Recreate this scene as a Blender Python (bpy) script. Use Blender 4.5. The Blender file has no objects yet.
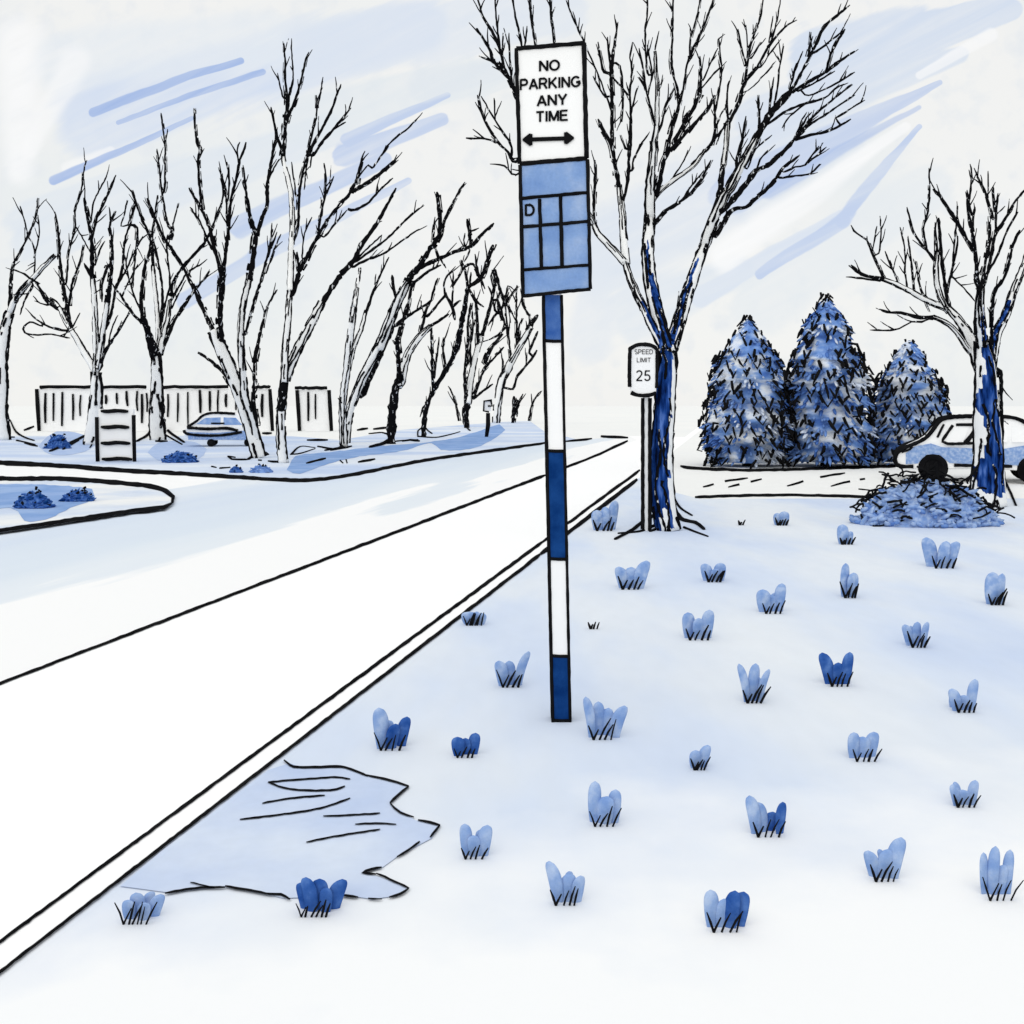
import bpy, bmesh, math, random
from mathutils import Vector
random.seed(7)
S = bpy.context.scene
F = 996.0; H = 1.7; HZ = 405.0          # focal length in px, eye height, horizon row
# ---------------------------------------------------------------- camera
cam = bpy.data.cameras.new('camera'); camo = bpy.data.objects.new('camera', cam)
S.collection.objects.link(camo); S.camera = camo
camo.location = (0, 0, H); camo.rotation_euler = (math.radians(90), 0, 0)
cam.sensor_width = 36; cam.lens = 36*F/1024; cam.shift_y = -(512-HZ)/1024
cam.clip_start = .05; cam.clip_end = 3000
# ---------------------------------------------------------------- world: thin bright overcast with brushed blue cloud gaps
w = bpy.data.worlds.new('World'); S.world = w; w.use_nodes = True
nt = w.node_tree; nt.nodes.clear()
def N(t, **k):
    n = nt.nodes.new(t)
    for a, b in k.items(): setattr(n, a, b)
    return n
def lin(c): return tuple(((v/255)/12.92 if v/255 <= .04045 else ((v/255+.055)/1.055)**2.4) for v in c)
def M_(op, a, b=None, clamp=False):
    n = N('ShaderNodeMath', operation=op, use_clamp=clamp)
    for i, v in enumerate((a, b)):
        if v is None: continue
        if isinstance(v, (int, float)): n.inputs[i].default_value = v
        else: nt.links.new(v, n.inputs[i])
    return n.outputs[0]
def V_(op, a, b=None, out=0):
    n = N('ShaderNodeVectorMath', operation=op)
    for i, v in enumerate((a, b)):
        if v is None: continue
        if isinstance(v, tuple): n.inputs[i].default_value = v
        else: nt.links.new(v, n.inputs[i])
    return n.outputs[out]
tc = N('ShaderNodeTexCoord'); sp = N('ShaderNodeSeparateXYZ'); nt.links.new(tc.outputs['Generated'], sp.inputs[0])
yy = M_('MAXIMUM', sp.outputs[1], .05)
cb = N('ShaderNodeCombineXYZ')
nt.links.new(M_('DIVIDE', sp.outputs[0], yy), cb.inputs[0]); nt.links.new(M_('DIVIDE', sp.outputs[2], yy), cb.inputs[1])
uv0 = cb.outputs[0]
nz = N('ShaderNodeTexNoise'); nz.inputs['Scale'].default_value = 9; nz.inputs['Detail'].default_value = 4
nt.links.new(uv0, nz.inputs['Vector'])
d_ = V_('SUBTRACT', nz.outputs['Color'], (.5, .5, .5))
sc = N('ShaderNodeVectorMath', operation='SCALE'); nt.links.new(d_, sc.inputs[0]); sc.inputs[3].default_value = .011
uv = V_('ADD', uv0, sc.outputs[0])
def noise(vec, scale, lo, hi, detail=3, sx=1):
    n = N('ShaderNodeTexNoise'); n.inputs['Scale'].default_value = scale; n.inputs['Detail'].default_value = detail
    nt.links.new(vec, n.inputs['Vector'])
    m = N('ShaderNodeMapRange'); m.inputs[1].default_value = lo; m.inputs[2].default_value = hi
    nt.links.new(n.outputs[0], m.inputs[0]); return m.outputs[0]
def mixc(f, a, b):
    m = N('ShaderNodeMix', data_type='RGBA')
    if isinstance(f, (int, float)): m.inputs[0].default_value = f
    else: nt.links.new(f, m.inputs[0])
    for i, v in ((6, a), (7, b)):
        if isinstance(v, tuple): m.inputs[i].default_value = (*v, 1)
        else: nt.links.new(v, m.inputs[i])
    return m.outputs[2]
col = mixc(noise(uv0, 3.2, .45, .72), lin((245, 245, 243)), lin((233, 238, 240)))
col = mixc(noise(uv0, 40, .5, .8, 5), col, lin((232, 236, 240)))
grain = noise(uv0, 14, .25, .75, 4)
rot = N('ShaderNodeVectorRotate', rotation_type='Z_AXIS'); nt.links.new(uv0, rot.inputs['Vector']); rot.inputs['Angle'].default_value = -math.radians(27)
brush = noise(V_('MULTIPLY', rot.outputs[0], (1.2, 16, 1)), 5, .3, .7, 4)
def stroke(x0, y0, x1, y1, r, c, k, soft=.3, r1=None):
    global col
    if r1 is None: r1 = r*.55
    a = ((x0-512)/F, (HZ-y0)/F, 0); b = ((x1-512)/F, (HZ-y1)/F, 0)
    ba = (b[0]-a[0], b[1]-a[1], 0); L2 = ba[0]**2+ba[1]**2
    pf = V_('MULTIPLY', V_('SUBTRACT', uv, a), (1, 1, 0))
    h = M_('DIVIDE', V_('DOT_PRODUCT', pf, ba, 1), L2, True)
    s2 = N('ShaderNodeVectorMath', operation='SCALE'); s2.inputs[0].default_value = ba; nt.links.new(h, s2.inputs[3])
    d = V_('LENGTH', V_('SUBTRACT', pf, s2.outputs[0]), None, 1)
    rad = M_('ADD', M_('MULTIPLY', h, (r1-r)/F), r/F)
    d = M_('ADD', M_('DIVIDE', d, rad), M_('MULTIPLY', M_('SUBTRACT', brush, .5), .35))
    m = N('ShaderNodeMapRange'); m.interpolation_type = 'SMOOTHSTEP'
    nt.links.new(d, m.inputs[0]); m.inputs[1].default_value = 1; m.inputs[2].default_value = (1-soft)
    m.inputs[3].default_value = 0; m.inputs[4].default_value = 1
    k2 = M_('MULTIPLY', m.outputs[0], M_('MULTIPLY', M_('ADD', M_('MULTIPLY', brush, .55), .6), k), True)
    col = mixc(k2, col, lin(c))
PALE = (214, 225, 243); MID = (198, 212, 238); STR = (168, 190, 232); WH = (253, 253, 253)
stroke(95, 115, 420, 25, 50, PALE, .85, .45, 34); stroke(300, 50, 560, 10, 40, (224, 232, 243), .7, .3, 30)
stroke(60, 60, 260, 40, 40, (232, 238, 244), .7, .5, 40); stroke(40, 230, 330, 130, 40, (224, 232, 241), .7, .3, 20); stroke(300, 120, 540, 60, 30, (228, 235, 240), .7, .3, 20)
stroke(20, 40, 20, 170, 40, WH, .85, .8, 22); stroke(75, 60, 30, 150, 22, WH, .7, .7); stroke(70, 170, 110, 150, 10, WH, .6, .5)
stroke(92, 112, 240, 60, 5.5, STR, .95, .25, 4); stroke(118, 122, 262, 70, 2.5, STR, .9, .3, 4); stroke(54, 181, 192, 117, 6, STR, .85, .3, 2.5)
stroke(348, 140, 448, 94, 8, MID, .95, .25, 4); stroke(343, 154, 442, 120, 13, MID, .95, .25, 8)
stroke(240, 228, 385, 158, 13, MID, .95, .25, 9); stroke(185, 300, 270, 250, 11, MID, .85, .3, 9); stroke(255, 258, 408, 180, 10, MID, .95, .3, 4)
stroke(610, 250, 820, 130, 60, (222, 230, 241), .85, .6, 60); stroke(640, 310, 740, 270, 40, (226, 233, 241), .8, .5, 20)
stroke(820, 60, 1010, 8, 40, (216, 226, 241), .95, .2, 14); stroke(760, 120, 960, 55, 30, (219, 228, 241), .9, .3, 10)
stroke(735, 190, 940, 82, 26, (203, 215, 238), .98, .2, 3); stroke(770, 192, 918, 108, 11, STR, .6, .5, 3)
stroke(725, 255, 905, 128, 24, WH, .9, .6, 6); stroke(920, 75, 990, 35, 5, WH, .8, .5, 9)
stroke(760, 300, 930, 190, 40, (232, 237, 241), .7, .4, 30)
stroke(700, 298, 840, 215, 12, (222, 230, 242), .9, .3, 6); stroke(760, 275, 842, 220, 6, MID, .98, .3, 9); stroke(842, 220, 918, 128, 9, MID, .98, .3, 3)
stroke(590, 340, 600, 250, 30, (228, 234, 242), .7, .5)
stroke(425, 85, 520, 62, 20, (228, 234, 240), .7, .4)
sky = N('ShaderNodeTexSky', sky_type='NISHITA'); sky.sun_disc = False
SUN_EL, SUN_AZ = math.radians(52), math.radians(205)
sky.sun_elevation = SUN_EL; sky.sun_rotation = SUN_AZ
sk = N('ShaderNodeVectorMath', operation='SCALE'); nt.links.new(sky.outputs[0], sk.inputs[0]); sk.inputs[3].default_value = .12
fin = mixc(.04, col, sk.outputs[0])
bg = N('ShaderNodeBackground'); bg.inputs[1].default_value = 1.0; nt.links.new(fin, bg.inputs[0])
wo = N('ShaderNodeOutputWorld'); nt.links.new(bg.outputs[0], wo.inputs[0])
# ---------------------------------------------------------------- sun behind thin overcast
sl = bpy.data.lights.new('sun', 'SUN'); sl.energy = 1.0; sl.angle = math.radians(70); sl.color = (1, .985, .96)
so = bpy.data.objects.new('sun', sl); S.collection.objects.link(so)
so.rotation_euler = (math.radians(90)-SUN_EL, 0, math.radians(-25))
S.view_settings.view_transform = 'Standard'; S.view_settings.look = 'None'
S.view_settings.exposure = 0; S.view_settings.gamma = 1

# ---------------------------------------------------------------- materials
def mat(name, stops, scale=3, stretch=(1, 1, 1), detail=4, lo=.35, hi=.65, rough=.95, hard=False, grain=.04, bump=0):
    m = bpy.data.materials.new(name); m.use_nodes = True; t = m.node_tree
    b = t.nodes['Principled BSDF']; b.inputs['Roughness'].default_value = rough
    b.inputs['Specular IOR Level'].default_value = 0
    c = t.nodes.new('ShaderNodeTexCoord'); mp = t.nodes.new('ShaderNodeMapping'); mp.inputs['Scale'].default_value = stretch
    t.links.new(c.outputs['Object'], mp.inputs[0])
    n = t.nodes.new('ShaderNodeTexNoise'); n.inputs['Scale'].default_value = scale; n.inputs['Detail'].default_value = detail
    t.links.new(mp.outputs[0], n.inputs['Vector'])
    mr = t.nodes.new('ShaderNodeMapRange'); mr.inputs[1].default_value = lo; mr.inputs[2].default_value = hi
    t.links.new(n.outputs[0], mr.inputs[0])
    r = t.nodes.new('ShaderNodeValToRGB'); el = r.color_ramp.elements
    if hard: r.color_ramp.interpolation = 'CONSTANT'
    for i, (p, cc) in enumerate(stops):
        e = el[i] if i < 2 else el.new(p)
        e.position = p; e.color = (*cc, 1)
    t.links.new(mr.outputs[0], r.inputs[0])
    # fine tooth
    n2 = t.nodes.new('ShaderNodeTexNoise'); n2.inputs['Scale'].default_value = scale*14; n2.inputs['Detail'].default_value = 3
    t.links.new(mp.outputs[0], n2.inputs['Vector'])
    mr2 = t.nodes.new('ShaderNodeMapRange'); mr2.inputs[1].default_value = .3; mr2.inputs[2].default_value = .7
    mr2.inputs[3].default_value = 1-grain; mr2.inputs[4].default_value = 1+grain
    t.links.new(n2.outputs[0], mr2.inputs[0])
    mu = t.nodes.new('ShaderNodeVectorMath'); mu.operation = 'SCALE'
    t.links.new(r.outputs[0], mu.inputs[0]); t.links.new(mr2.outputs[0], mu.inputs[3])
    t.links.new(mu.outputs[0], b.inputs['Base Color'])
    return m
GAIN = 1.10
def pc(r, g, b): return tuple(min(.93, v/GAIN) for v in lin((r, g, b)))
INK = (.006, .006, .007)
ink = mat('ink_black', [(0, INK), (1, (.012, .012, .013))])
white = mat('white_paint', [(0, (.92, .92, .92)), (1, (.93, .93, .93))], grain=.0)
paper = mat('snow_white', [(0, pc(246, 246, 244)), (1, pc(242, 243, 242))], scale=.08, grain=.01)
roadm = mat('road_white', [(0, (.93, .93, .93)), (1, (.93, .93, .93))], grain=.0)
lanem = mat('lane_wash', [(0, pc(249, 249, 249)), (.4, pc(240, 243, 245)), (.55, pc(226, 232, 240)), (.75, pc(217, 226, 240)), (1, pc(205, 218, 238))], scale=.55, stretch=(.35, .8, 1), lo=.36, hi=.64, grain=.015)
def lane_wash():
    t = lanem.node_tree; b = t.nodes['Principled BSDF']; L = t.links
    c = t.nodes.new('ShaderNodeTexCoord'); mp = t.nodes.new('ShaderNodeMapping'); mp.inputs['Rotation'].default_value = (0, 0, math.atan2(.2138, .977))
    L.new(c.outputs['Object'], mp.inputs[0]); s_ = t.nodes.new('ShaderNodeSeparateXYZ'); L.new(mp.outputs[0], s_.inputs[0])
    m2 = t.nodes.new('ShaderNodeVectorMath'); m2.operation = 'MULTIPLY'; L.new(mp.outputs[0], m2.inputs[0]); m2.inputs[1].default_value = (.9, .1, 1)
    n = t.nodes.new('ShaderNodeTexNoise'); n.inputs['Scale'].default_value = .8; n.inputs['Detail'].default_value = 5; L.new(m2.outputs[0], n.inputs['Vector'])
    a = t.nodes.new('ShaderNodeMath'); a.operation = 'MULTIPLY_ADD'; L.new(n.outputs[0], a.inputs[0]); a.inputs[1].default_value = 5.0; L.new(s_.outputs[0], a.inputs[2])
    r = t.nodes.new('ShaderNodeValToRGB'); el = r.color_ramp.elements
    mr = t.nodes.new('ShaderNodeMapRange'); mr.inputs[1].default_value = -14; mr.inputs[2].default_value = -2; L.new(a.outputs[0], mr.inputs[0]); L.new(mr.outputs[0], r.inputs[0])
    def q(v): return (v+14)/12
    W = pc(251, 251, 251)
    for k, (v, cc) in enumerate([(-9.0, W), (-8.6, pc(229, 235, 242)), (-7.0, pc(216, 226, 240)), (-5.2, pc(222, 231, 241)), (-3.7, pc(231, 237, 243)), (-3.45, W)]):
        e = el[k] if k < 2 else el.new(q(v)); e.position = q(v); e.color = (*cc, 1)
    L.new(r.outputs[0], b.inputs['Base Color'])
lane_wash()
def ground_wash():
    m = mat('lawn_wash', [(0, pc(232, 237, 243)), (.35, pc(225, 232, 242)), (.6, pc(217, 227, 243)), (1, pc(205, 218, 241))], scale=.42, stretch=(1.5, .55, 1), detail=4, lo=.33, hi=.66, grain=.012)
    t = m.node_tree; b = t.nodes['Principled BSDF']
    src = b.inputs['Base Color'].links[0].from_socket
    c = t.nodes.new('ShaderNodeTexCoord'); s = t.nodes.new('ShaderNodeSeparateXYZ'); t.links.new(c.outputs['Object'], s.inputs[0])
    n = t.nodes.new('ShaderNodeTexNoise'); n.inputs['Scale'].default_value = 1.3; n.inputs['Detail'].default_value = 5
    t.links.new(c.outputs['Object'], n.inputs['Vector'])
    # bare white snow close to the kerb's near end: fades out with distance in metres
    a = t.nodes.new('ShaderNodeMath'); a.operation = 'MULTIPLY_ADD'; t.links.new(n.outputs[0], a.inputs[0]); a.inputs[1].default_value = -2.4; t.links.new(s.outputs[1], a.inputs[2])
    # more snow to the right
    a2 = t.nodes.new('ShaderNodeMath'); a2.operation = 'MULTIPLY_ADD'; t.links.new(s.outputs[0], a2.inputs[0]); a2.inputs[1].default_value = -.25; t.links.new(a.outputs[0], a2.inputs[2])
    mr = t.nodes.new('ShaderNodeMapRange'); mr.inputs[1].default_value = 3.2; mr.inputs[2].default_value = 1.8; t.links.new(a2.outputs[0], mr.inputs[0])
    mx = t.nodes.new('ShaderNodeMix'); mx.data_type = 'RGBA'; t.links.new(mr.outputs[0], mx.inputs[0]); t.links.new(src, mx.inputs[6]); mx.inputs[7].default_value = (*pc(250, 251, 252), 1)
    t.links.new(mx.outputs[2], b.inputs['Base Color']); return m
lawnm = ground_wash()
puddm = mat('meltwater_blue', [(0, pc(216, 226, 242)), (.5, pc(202, 215, 239)), (1, pc(189, 205, 235))], scale=1.2, grain=.02, rough=.8)
vergem = mat('verge_blue', [(0, pc(226, 233, 243)), (.45, pc(212, 223, 241)), (1, pc(196, 211, 237))], scale=.25, stretch=(.5, 1, 1), lo=.38, hi=.62, grain=.02)
patchm = mat('patch_blue', [(0, pc(150, 177, 222)), (.5, pc(132, 164, 214)), (1, pc(158, 184, 225))], scale=.5, grain=.03)
isl = mat('island_blue', [(0, pc(240, 241, 241)), (.5, pc(222, 229, 239)), (1, pc(205, 217, 237))], scale=.5, grain=.02)
blueA = mat('leaf_blue', [(0, pc(128, 160, 214)), (.5, pc(150, 177, 222)), (1, pc(180, 200, 232))], scale=14, grain=.05)
blueD = mat('leaf_dark_blue', [(0, pc(34, 75, 150)), (.5, pc(60, 100, 172)), (1, pc(100, 138, 202))], scale=14, lo=.3, hi=.7, grain=.06)
signb = mat('panel_blue', [(0, pc(116, 150, 206)), (.5, pc(137, 168, 217)), (1, pc(168, 190, 226))], scale=5, detail=5, lo=.32, hi=.68, grain=.06)
bandA = mat('band_mid_blue', [(0, pc(52, 92, 165)), (1, pc(92, 128, 190))], scale=9, grain=.05)
navy = mat('band_navy', [(0, pc(12, 50, 108)), (1, pc(28, 72, 136))], scale=9, grain=.07)
barkb = mat('bark_blue', [(0, pc(8, 20, 50)), (.3, pc(14, 42, 98)), (.6, pc(32, 68, 138)), (1, pc(84, 120, 192))], scale=5, stretch=(3, 3, .4), lo=.3, hi=.7, grain=.1)
barkp = mat('bark_pale', [(0, pc(215, 217, 219)), (.06, pc(238, 240, 241)), (.12, pc(246, 247, 246)), (1, pc(250, 250, 249))], scale=9, stretch=(2.5, 2.5, .5), lo=.30, hi=.75, grain=.03)
def part_blue():  # pale bark turned dark blue where the side and height mask is set
    m = barkp.copy(); m.name = 'bark_part_blue'; t = m.node_tree; b = t.nodes['Principled BSDF']
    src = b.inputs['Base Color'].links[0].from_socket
    at = t.nodes.new('ShaderNodeAttribute'); at.attribute_name = 'blue_mask'
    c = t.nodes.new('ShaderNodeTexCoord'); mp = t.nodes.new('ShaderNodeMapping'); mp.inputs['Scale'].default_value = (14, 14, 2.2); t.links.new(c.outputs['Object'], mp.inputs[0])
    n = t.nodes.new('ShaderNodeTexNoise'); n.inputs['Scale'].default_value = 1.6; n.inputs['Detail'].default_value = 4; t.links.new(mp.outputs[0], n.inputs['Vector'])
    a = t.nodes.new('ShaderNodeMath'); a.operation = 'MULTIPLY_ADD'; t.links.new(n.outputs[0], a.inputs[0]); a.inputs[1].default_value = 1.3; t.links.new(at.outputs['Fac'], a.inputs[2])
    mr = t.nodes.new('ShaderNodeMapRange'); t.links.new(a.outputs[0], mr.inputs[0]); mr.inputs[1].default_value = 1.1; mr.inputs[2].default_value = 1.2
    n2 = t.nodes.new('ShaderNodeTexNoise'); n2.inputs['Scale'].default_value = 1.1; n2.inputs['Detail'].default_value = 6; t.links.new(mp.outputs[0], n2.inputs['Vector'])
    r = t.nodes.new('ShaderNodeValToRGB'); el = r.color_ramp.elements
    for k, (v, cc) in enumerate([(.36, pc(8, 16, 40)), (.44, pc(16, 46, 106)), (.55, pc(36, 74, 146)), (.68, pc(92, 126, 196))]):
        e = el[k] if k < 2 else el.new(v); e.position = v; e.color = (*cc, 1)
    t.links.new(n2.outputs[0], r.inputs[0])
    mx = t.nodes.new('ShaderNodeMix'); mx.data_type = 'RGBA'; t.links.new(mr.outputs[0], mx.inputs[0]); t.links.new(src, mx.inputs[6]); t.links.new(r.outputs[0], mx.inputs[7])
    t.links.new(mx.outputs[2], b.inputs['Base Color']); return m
barks = part_blue()
def inkbark(name, sc):
    return mat(name, [(0, INK), (.735, INK), (.80, pc(215, 217, 219)), (1, pc(235, 237, 237))], scale=sc, stretch=(1.6, 1.6, .55), lo=.25, hi=.78, detail=3, grain=0)
ink_far = inkbark('ink_bark_far', 6); ink_near = inkbark('ink_bark_near', 16)
needm = [mat('needle_mid_blue', [(0, pc(96, 134, 202)), (1, pc(132, 165, 220))], scale=2),
         mat('needle_dark_blue', [(0, pc(62, 100, 176)), (1, pc(92, 130, 198))], scale=2),
         mat('needle_pale_blue', [(0, pc(190, 206, 234)), (1, pc(228, 235, 246))], scale=2)]

# ---------------------------------------------------------------- helpers
COL = S.collection
def P(x, y, Y): return Vector(((x-512)*Y/F, Y, H-(y-HZ)*Y/F))
def G(x, y, z=0.0):
    Y = F*(H-z)/(y-HZ); return Vector(((x-512)*Y/F, Y, z))
def tag(o, label=None, cat=None, group=None, kind=None):
    if label: o['label'] = label
    if cat: o['category'] = cat
    if group: o['group'] = group
    if kind: o['kind'] = kind
    return o
def thing(name, label, cat, loc, group=None, kind=None):
    o = bpy.data.objects.new(name, None); COL.objects.link(o); o.location = loc; o.empty_display_size = .2
    return tag(o, label, cat, group, kind)
class MB:
    def __init__(s): s.v = []; s.f = []; s.m = []; s.sm = []; s.st = {}
    def add(s, vs, fs, mi=0, smooth=True):
        b = len(s.v); s.v += [tuple(v) for v in vs]
        for f in fs: s.f.append([b+i for i in f]); s.m.append(mi); s.sm.append(smooth)
    def quad_box(s, fr, bk, mi=0):   # two loops of equal length joined (prism)
        n = len(fr); vs = list(fr)+list(bk)
        fs = [list(range(n))[::-1], [n+i for i in range(n)]]
        fs += [[i, (i+1) % n, n+(i+1) % n, n+i] for i in range(n)]
        s.add(vs, fs, mi, False)
    def box(s, x0, x1, y0, y1, z0, z1, mi=0):
        a = [(x0, y0, z0), (x1, y0, z0), (x1, y0, z1), (x0, y0, z1)]; s.quad_box(a, [(p[0], y1, p[2]) for p in a], mi)
    def tube(s, pts, rad, n=6, mi=0, jit=0, mfun=None, cap=True):
        pts = [Vector(p) for p in pts]; k = len(pts)
        if k < 2: return
        vs = []; fs = []; ms = []
        up = Vector((.13, .97, .21))
        for i, p in enumerate(pts):
            t = (pts[min(i+1, k-1)]-pts[max(i-1, 0)])
            t = t.normalized() if t.length > 1e-9 else Vector((0, 0, 1))
            a = t.cross(up)
            if a.length < 1e-3: a = t.cross(Vector((1, 0, 0)))
            a.normalize(); b = a.cross(t).normalized()
            r = rad[i] if isinstance(rad, (list, tuple)) else rad
            for j in range(n):
                th = 2*math.pi*j/n
                rr = r*(1+random.uniform(-jit, jit))
                vs.append(p+(a*math.cos(th)+b*math.sin(th))*rr)
        base = len(s.v); s.v += [tuple(v) for v in vs]
        for i in range(k-1):
            for j in range(n):
                s.f.append([base+i*n+j, base+i*n+(j+1) % n, base+(i+1)*n+(j+1) % n, base+(i+1)*n+j])
                if mfun: s.st[base+i*n+j] = mfun(i/(k-1), Vector(s.v[base+i*n+j]), pts[i])
                s.m.append(mi)
                s.sm.append(True)
        if cap:
            s.f.append([base+j for j in range(n)][::-1]); s.m.append(mi); s.sm.append(False)
            s.f.append([base+(k-1)*n+j for j in range(n)]); s.m.append(mi); s.sm.append(False)
    def ellip(s, c, ax, ay, az, seg=8, rings=5, mi=0, jit=0):
        c = Vector(c); vs = [c-az]; 
        for i in range(1, rings):
            ph = -math.pi/2+math.pi*i/rings
            for j in range(seg):
                th = 2*math.pi*j/seg; q = 1+random.uniform(-jit, jit)
                vs.append(c+(ax*math.cos(th)*math.cos(ph)+ay*math.sin(th)*math.cos(ph)+az*math.sin(ph))*q)
        vs.append(c+az); fs = []
        for j in range(seg): fs.append([0, 1+(j+1) % seg, 1+j])
        for i in range(rings-2):
            for j in range(seg):
                a = 1+i*seg; fs.append([a+j, a+(j+1) % seg, a+seg+(j+1) % seg, a+seg+j])
        a = 1+(rings-2)*seg; top = len(vs)-1
        for j in range(seg): fs.append([a+j, a+(j+1) % seg, top])
        s.add(vs, fs, mi, True)
    def build(s, name, mats, parent=None, offset=None):
        me = bpy.data.meshes.new(name)
        off = Vector(offset) if offset is not None else (Vector(parent_root(parent)) if parent else Vector((0, 0, 0)))
        me.from_pydata([(v[0]-off.x, v[1]-off.y, v[2]-off.z) for v in s.v], [], s.f)
        for m in (mats if isinstance(mats, (list, tuple)) else [mats]): me.materials.append(m)
        me.polygons.foreach_set('material_index', s.m); me.polygons.foreach_set('use_smooth', s.sm)
        me.update()
        if s.st:
            at = me.attributes.new('blue_mask', 'FLOAT', 'POINT'); at.data.foreach_set('value', [float(s.st.get(i, 0)) for i in range(len(s.v))])
        o = bpy.data.objects.new(name, me); COL.objects.link(o)
        if parent: o.parent = parent
        elif offset is not None: o.location = off
        return o
def parent_root(o):
    v = Vector((0, 0, 0))
    while o: v = v+Vector(o.location); o = o.parent
    return v
def catmull(pts, step=3.0):
    pts = [Vector(p) for p in pts]
    if len(pts) == 2: q = [pts[0]]+pts+[pts[1]]
    else: q = [pts[0]*2-pts[1]]+pts+[pts[-1]*2-pts[-2]]
    out = []
    for i in range(1, len(q)-2):
        L = (q[i+1]-q[i]).length; n = max(1, int(L/step))
        for k in range(n):
            t = k/n; a, b, c, d = q[i-1:i+3]
            out.append(.5*((2*b)+(c-a)*t+(2*a-5*b+4*c-d)*t*t+(3*b-a-3*c+d)*t**3))
    out.append(pts[-1]); return out

# ---------------------------------------------------------------- setting
def sheet(name, pix, z, m, zh=None, kind='structure', steps=0):
    b = MB(); pts = [G(x, y, z if zh is None else zh) for x, y in pix]
    for p in pts: p.z = z
    b.add(pts, [list(range(len(pts)))], 0, False)
    o = b.build(name, m); tag(o, kind=kind)
    bmx = bmesh.new(); bmx.from_mesh(o.data); bmesh.ops.triangulate(bmx, faces=bmx.faces)
    for f in bmx.faces:
        if f.normal.z < 0: f.normal_flip()
    bmx.to_mesh(o.data); bmx.free()
    return o
RZ = -.10      # road level, one kerb step below the lawn
b = MB(); R = 1500
b.add([(-R, -60, RZ-.02), (R, -60, RZ-.02), (R, R, RZ-.02), (-R, R, RZ-.02)], [[0, 1, 2, 3]], 0, False)
tag(b.build('ground', paper), kind='structure')
def lineA(y): return 10+(934-y)/.7365       # kerb, road side (drawn at lawn level)
def lineB(y): return 45+(937-y)/.773
def lineC(y): return 8+(680-y)/.3817        # centre line, at road level
edge = [(-400, 452), (-120, 458), (10, 463), (60, 465.5), (120, 470), (200, 474.5), (262, 478.5), (300, 480), (330, 478), (365, 472), (420, 461), (480, 452), (545, 443), (580, 440), (628, 436)]
# near lane (white), far lane (washed)
sheet('road', [(lineA(1300)-3, 1300), (lineA(455), 455), (lineA(437), 437), (628, 436)]+[(lineC(y), y) for y in (440, 475, 560, 680, 900, 1300)], RZ, roadm)
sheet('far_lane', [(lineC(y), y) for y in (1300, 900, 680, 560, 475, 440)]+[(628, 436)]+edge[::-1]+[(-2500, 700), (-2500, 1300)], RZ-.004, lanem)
# lawn up to the kerb and the side path, level with kerb top
far = [(lineB(y), y) for y in (1300, 937, 700, 560, 500, 478)]
sheet('lawn', far+[(650, 486), (700, 499), (800, 498.5), (2600, 498), (2600, 1300)], 0, lawnm)
sheet('field', [(lineB(478), 478), (lineB(440), 440), (lineB(412), 412), (1800, 412), (2600, 498), (800, 498.5), (700, 499), (650, 486)], 0, paper)
# kerb: solid stone strip
b = MB()
rows = (1300, 1100, 937, 800, 700, 620, 560, 520, 490, 470, 450, 436, 425)
A = [G(lineA(y), y) for y in rows]; Bp = [G(lineB(y), y) for y in rows]
for i in range(len(rows)-1):
    a0, a1, b0, b1 = A[i], A[i+1], Bp[i], Bp[i+1]; dz = Vector((0, 0, -.16)); u = Vector((0, 0, .003))
    b.add([a0+u, a1+u, b1+u, b0+u, a0+dz, a1+dz, b1+dz, b0+dz], [[0, 3, 2, 1], [4, 5, 6, 7], [0, 1, 5, 4], [2, 3, 7, 6]], 0, False)
kerb = b.build('kerb', white); tag(kerb, kind='structure')
# lawn bank where it meets road beyond kerb end is hidden by kerb
# painted/inked edge strips
def strip(bd, pix, wpx, z, zmap=None, brk=0):
    q = catmull([(x, y, 0) for x, y in pix], 5)
    k = len(q); seg = []
    def flush(sg):
        if len(sg) < 2: return
        vs = []; 
        for i, (p, wv) in enumerate(sg):
            vs += [G(p.x+nx_[i].x*wv, p.y+nx_[i].y*wv, zmap if zmap is not None else z) for nx_ in (sgn,)]
            vs += [G(p.x-sgn[i].x*wv, p.y-sgn[i].y*wv, zmap if zmap is not None else z)]
        for v in vs: v.z = z
        bd.add(vs, [[2*i, 2*i+1, 2*i+3, 2*i+2] for i in range(len(sg)-1)], 0, False)
    sg = []; sgn = []
    for i, p in enumerate(q):
        t = (q[min(i+1, k-1)]-q[max(i-1, 0)]); t.normalize(); n = Vector((-t.y, t.x, 0))
        ww = wpx(i/(k-1)) if callable(wpx) else wpx
        ww *= .5*(1+random.uniform(-.13, .13))
        if i == 0 or i == k-1: ww *= .6
        if brk and random.random() < brk: flush(sg); sg = []; sgn = []; continue
        sg.append((Vector((p.x+random.uniform(-.25, .25), p.y+random.uniform(-.25, .25), 0)), ww)); sgn.append(n)
    flush(sg)
b = MB()
strip(b, [(lineA(y), y) for y in (1250, 1100, 934, 800, 700, 620, 542)], 3.4, .007)
strip(b, [(lineA(y), y) for y in (542, 518, 500, 470)], 3.0, .007)
strip(b, [(lineB(y), y) for y in (1250, 1100, 937, 800, 700, 620, 554)], 3.4, .0075)
strip(b, [(lineB(y), y) for y in (554, 528, 500, 479)], 3.8, .0075)
tag(b.build('kerb_joint_line', ink), kind='structure')
b = MB(); strip(b, [(lineC(y), y) for y in (900, 760, 680, 600, 540, 500, 475)], 3.0, RZ+.006, None)
strip(b, [(lineC(475), 475), (590, 458), (628, 440.5)], 2.6, RZ+.006)
tag(b.build('road_centre_line', ink), kind='structure')
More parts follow.
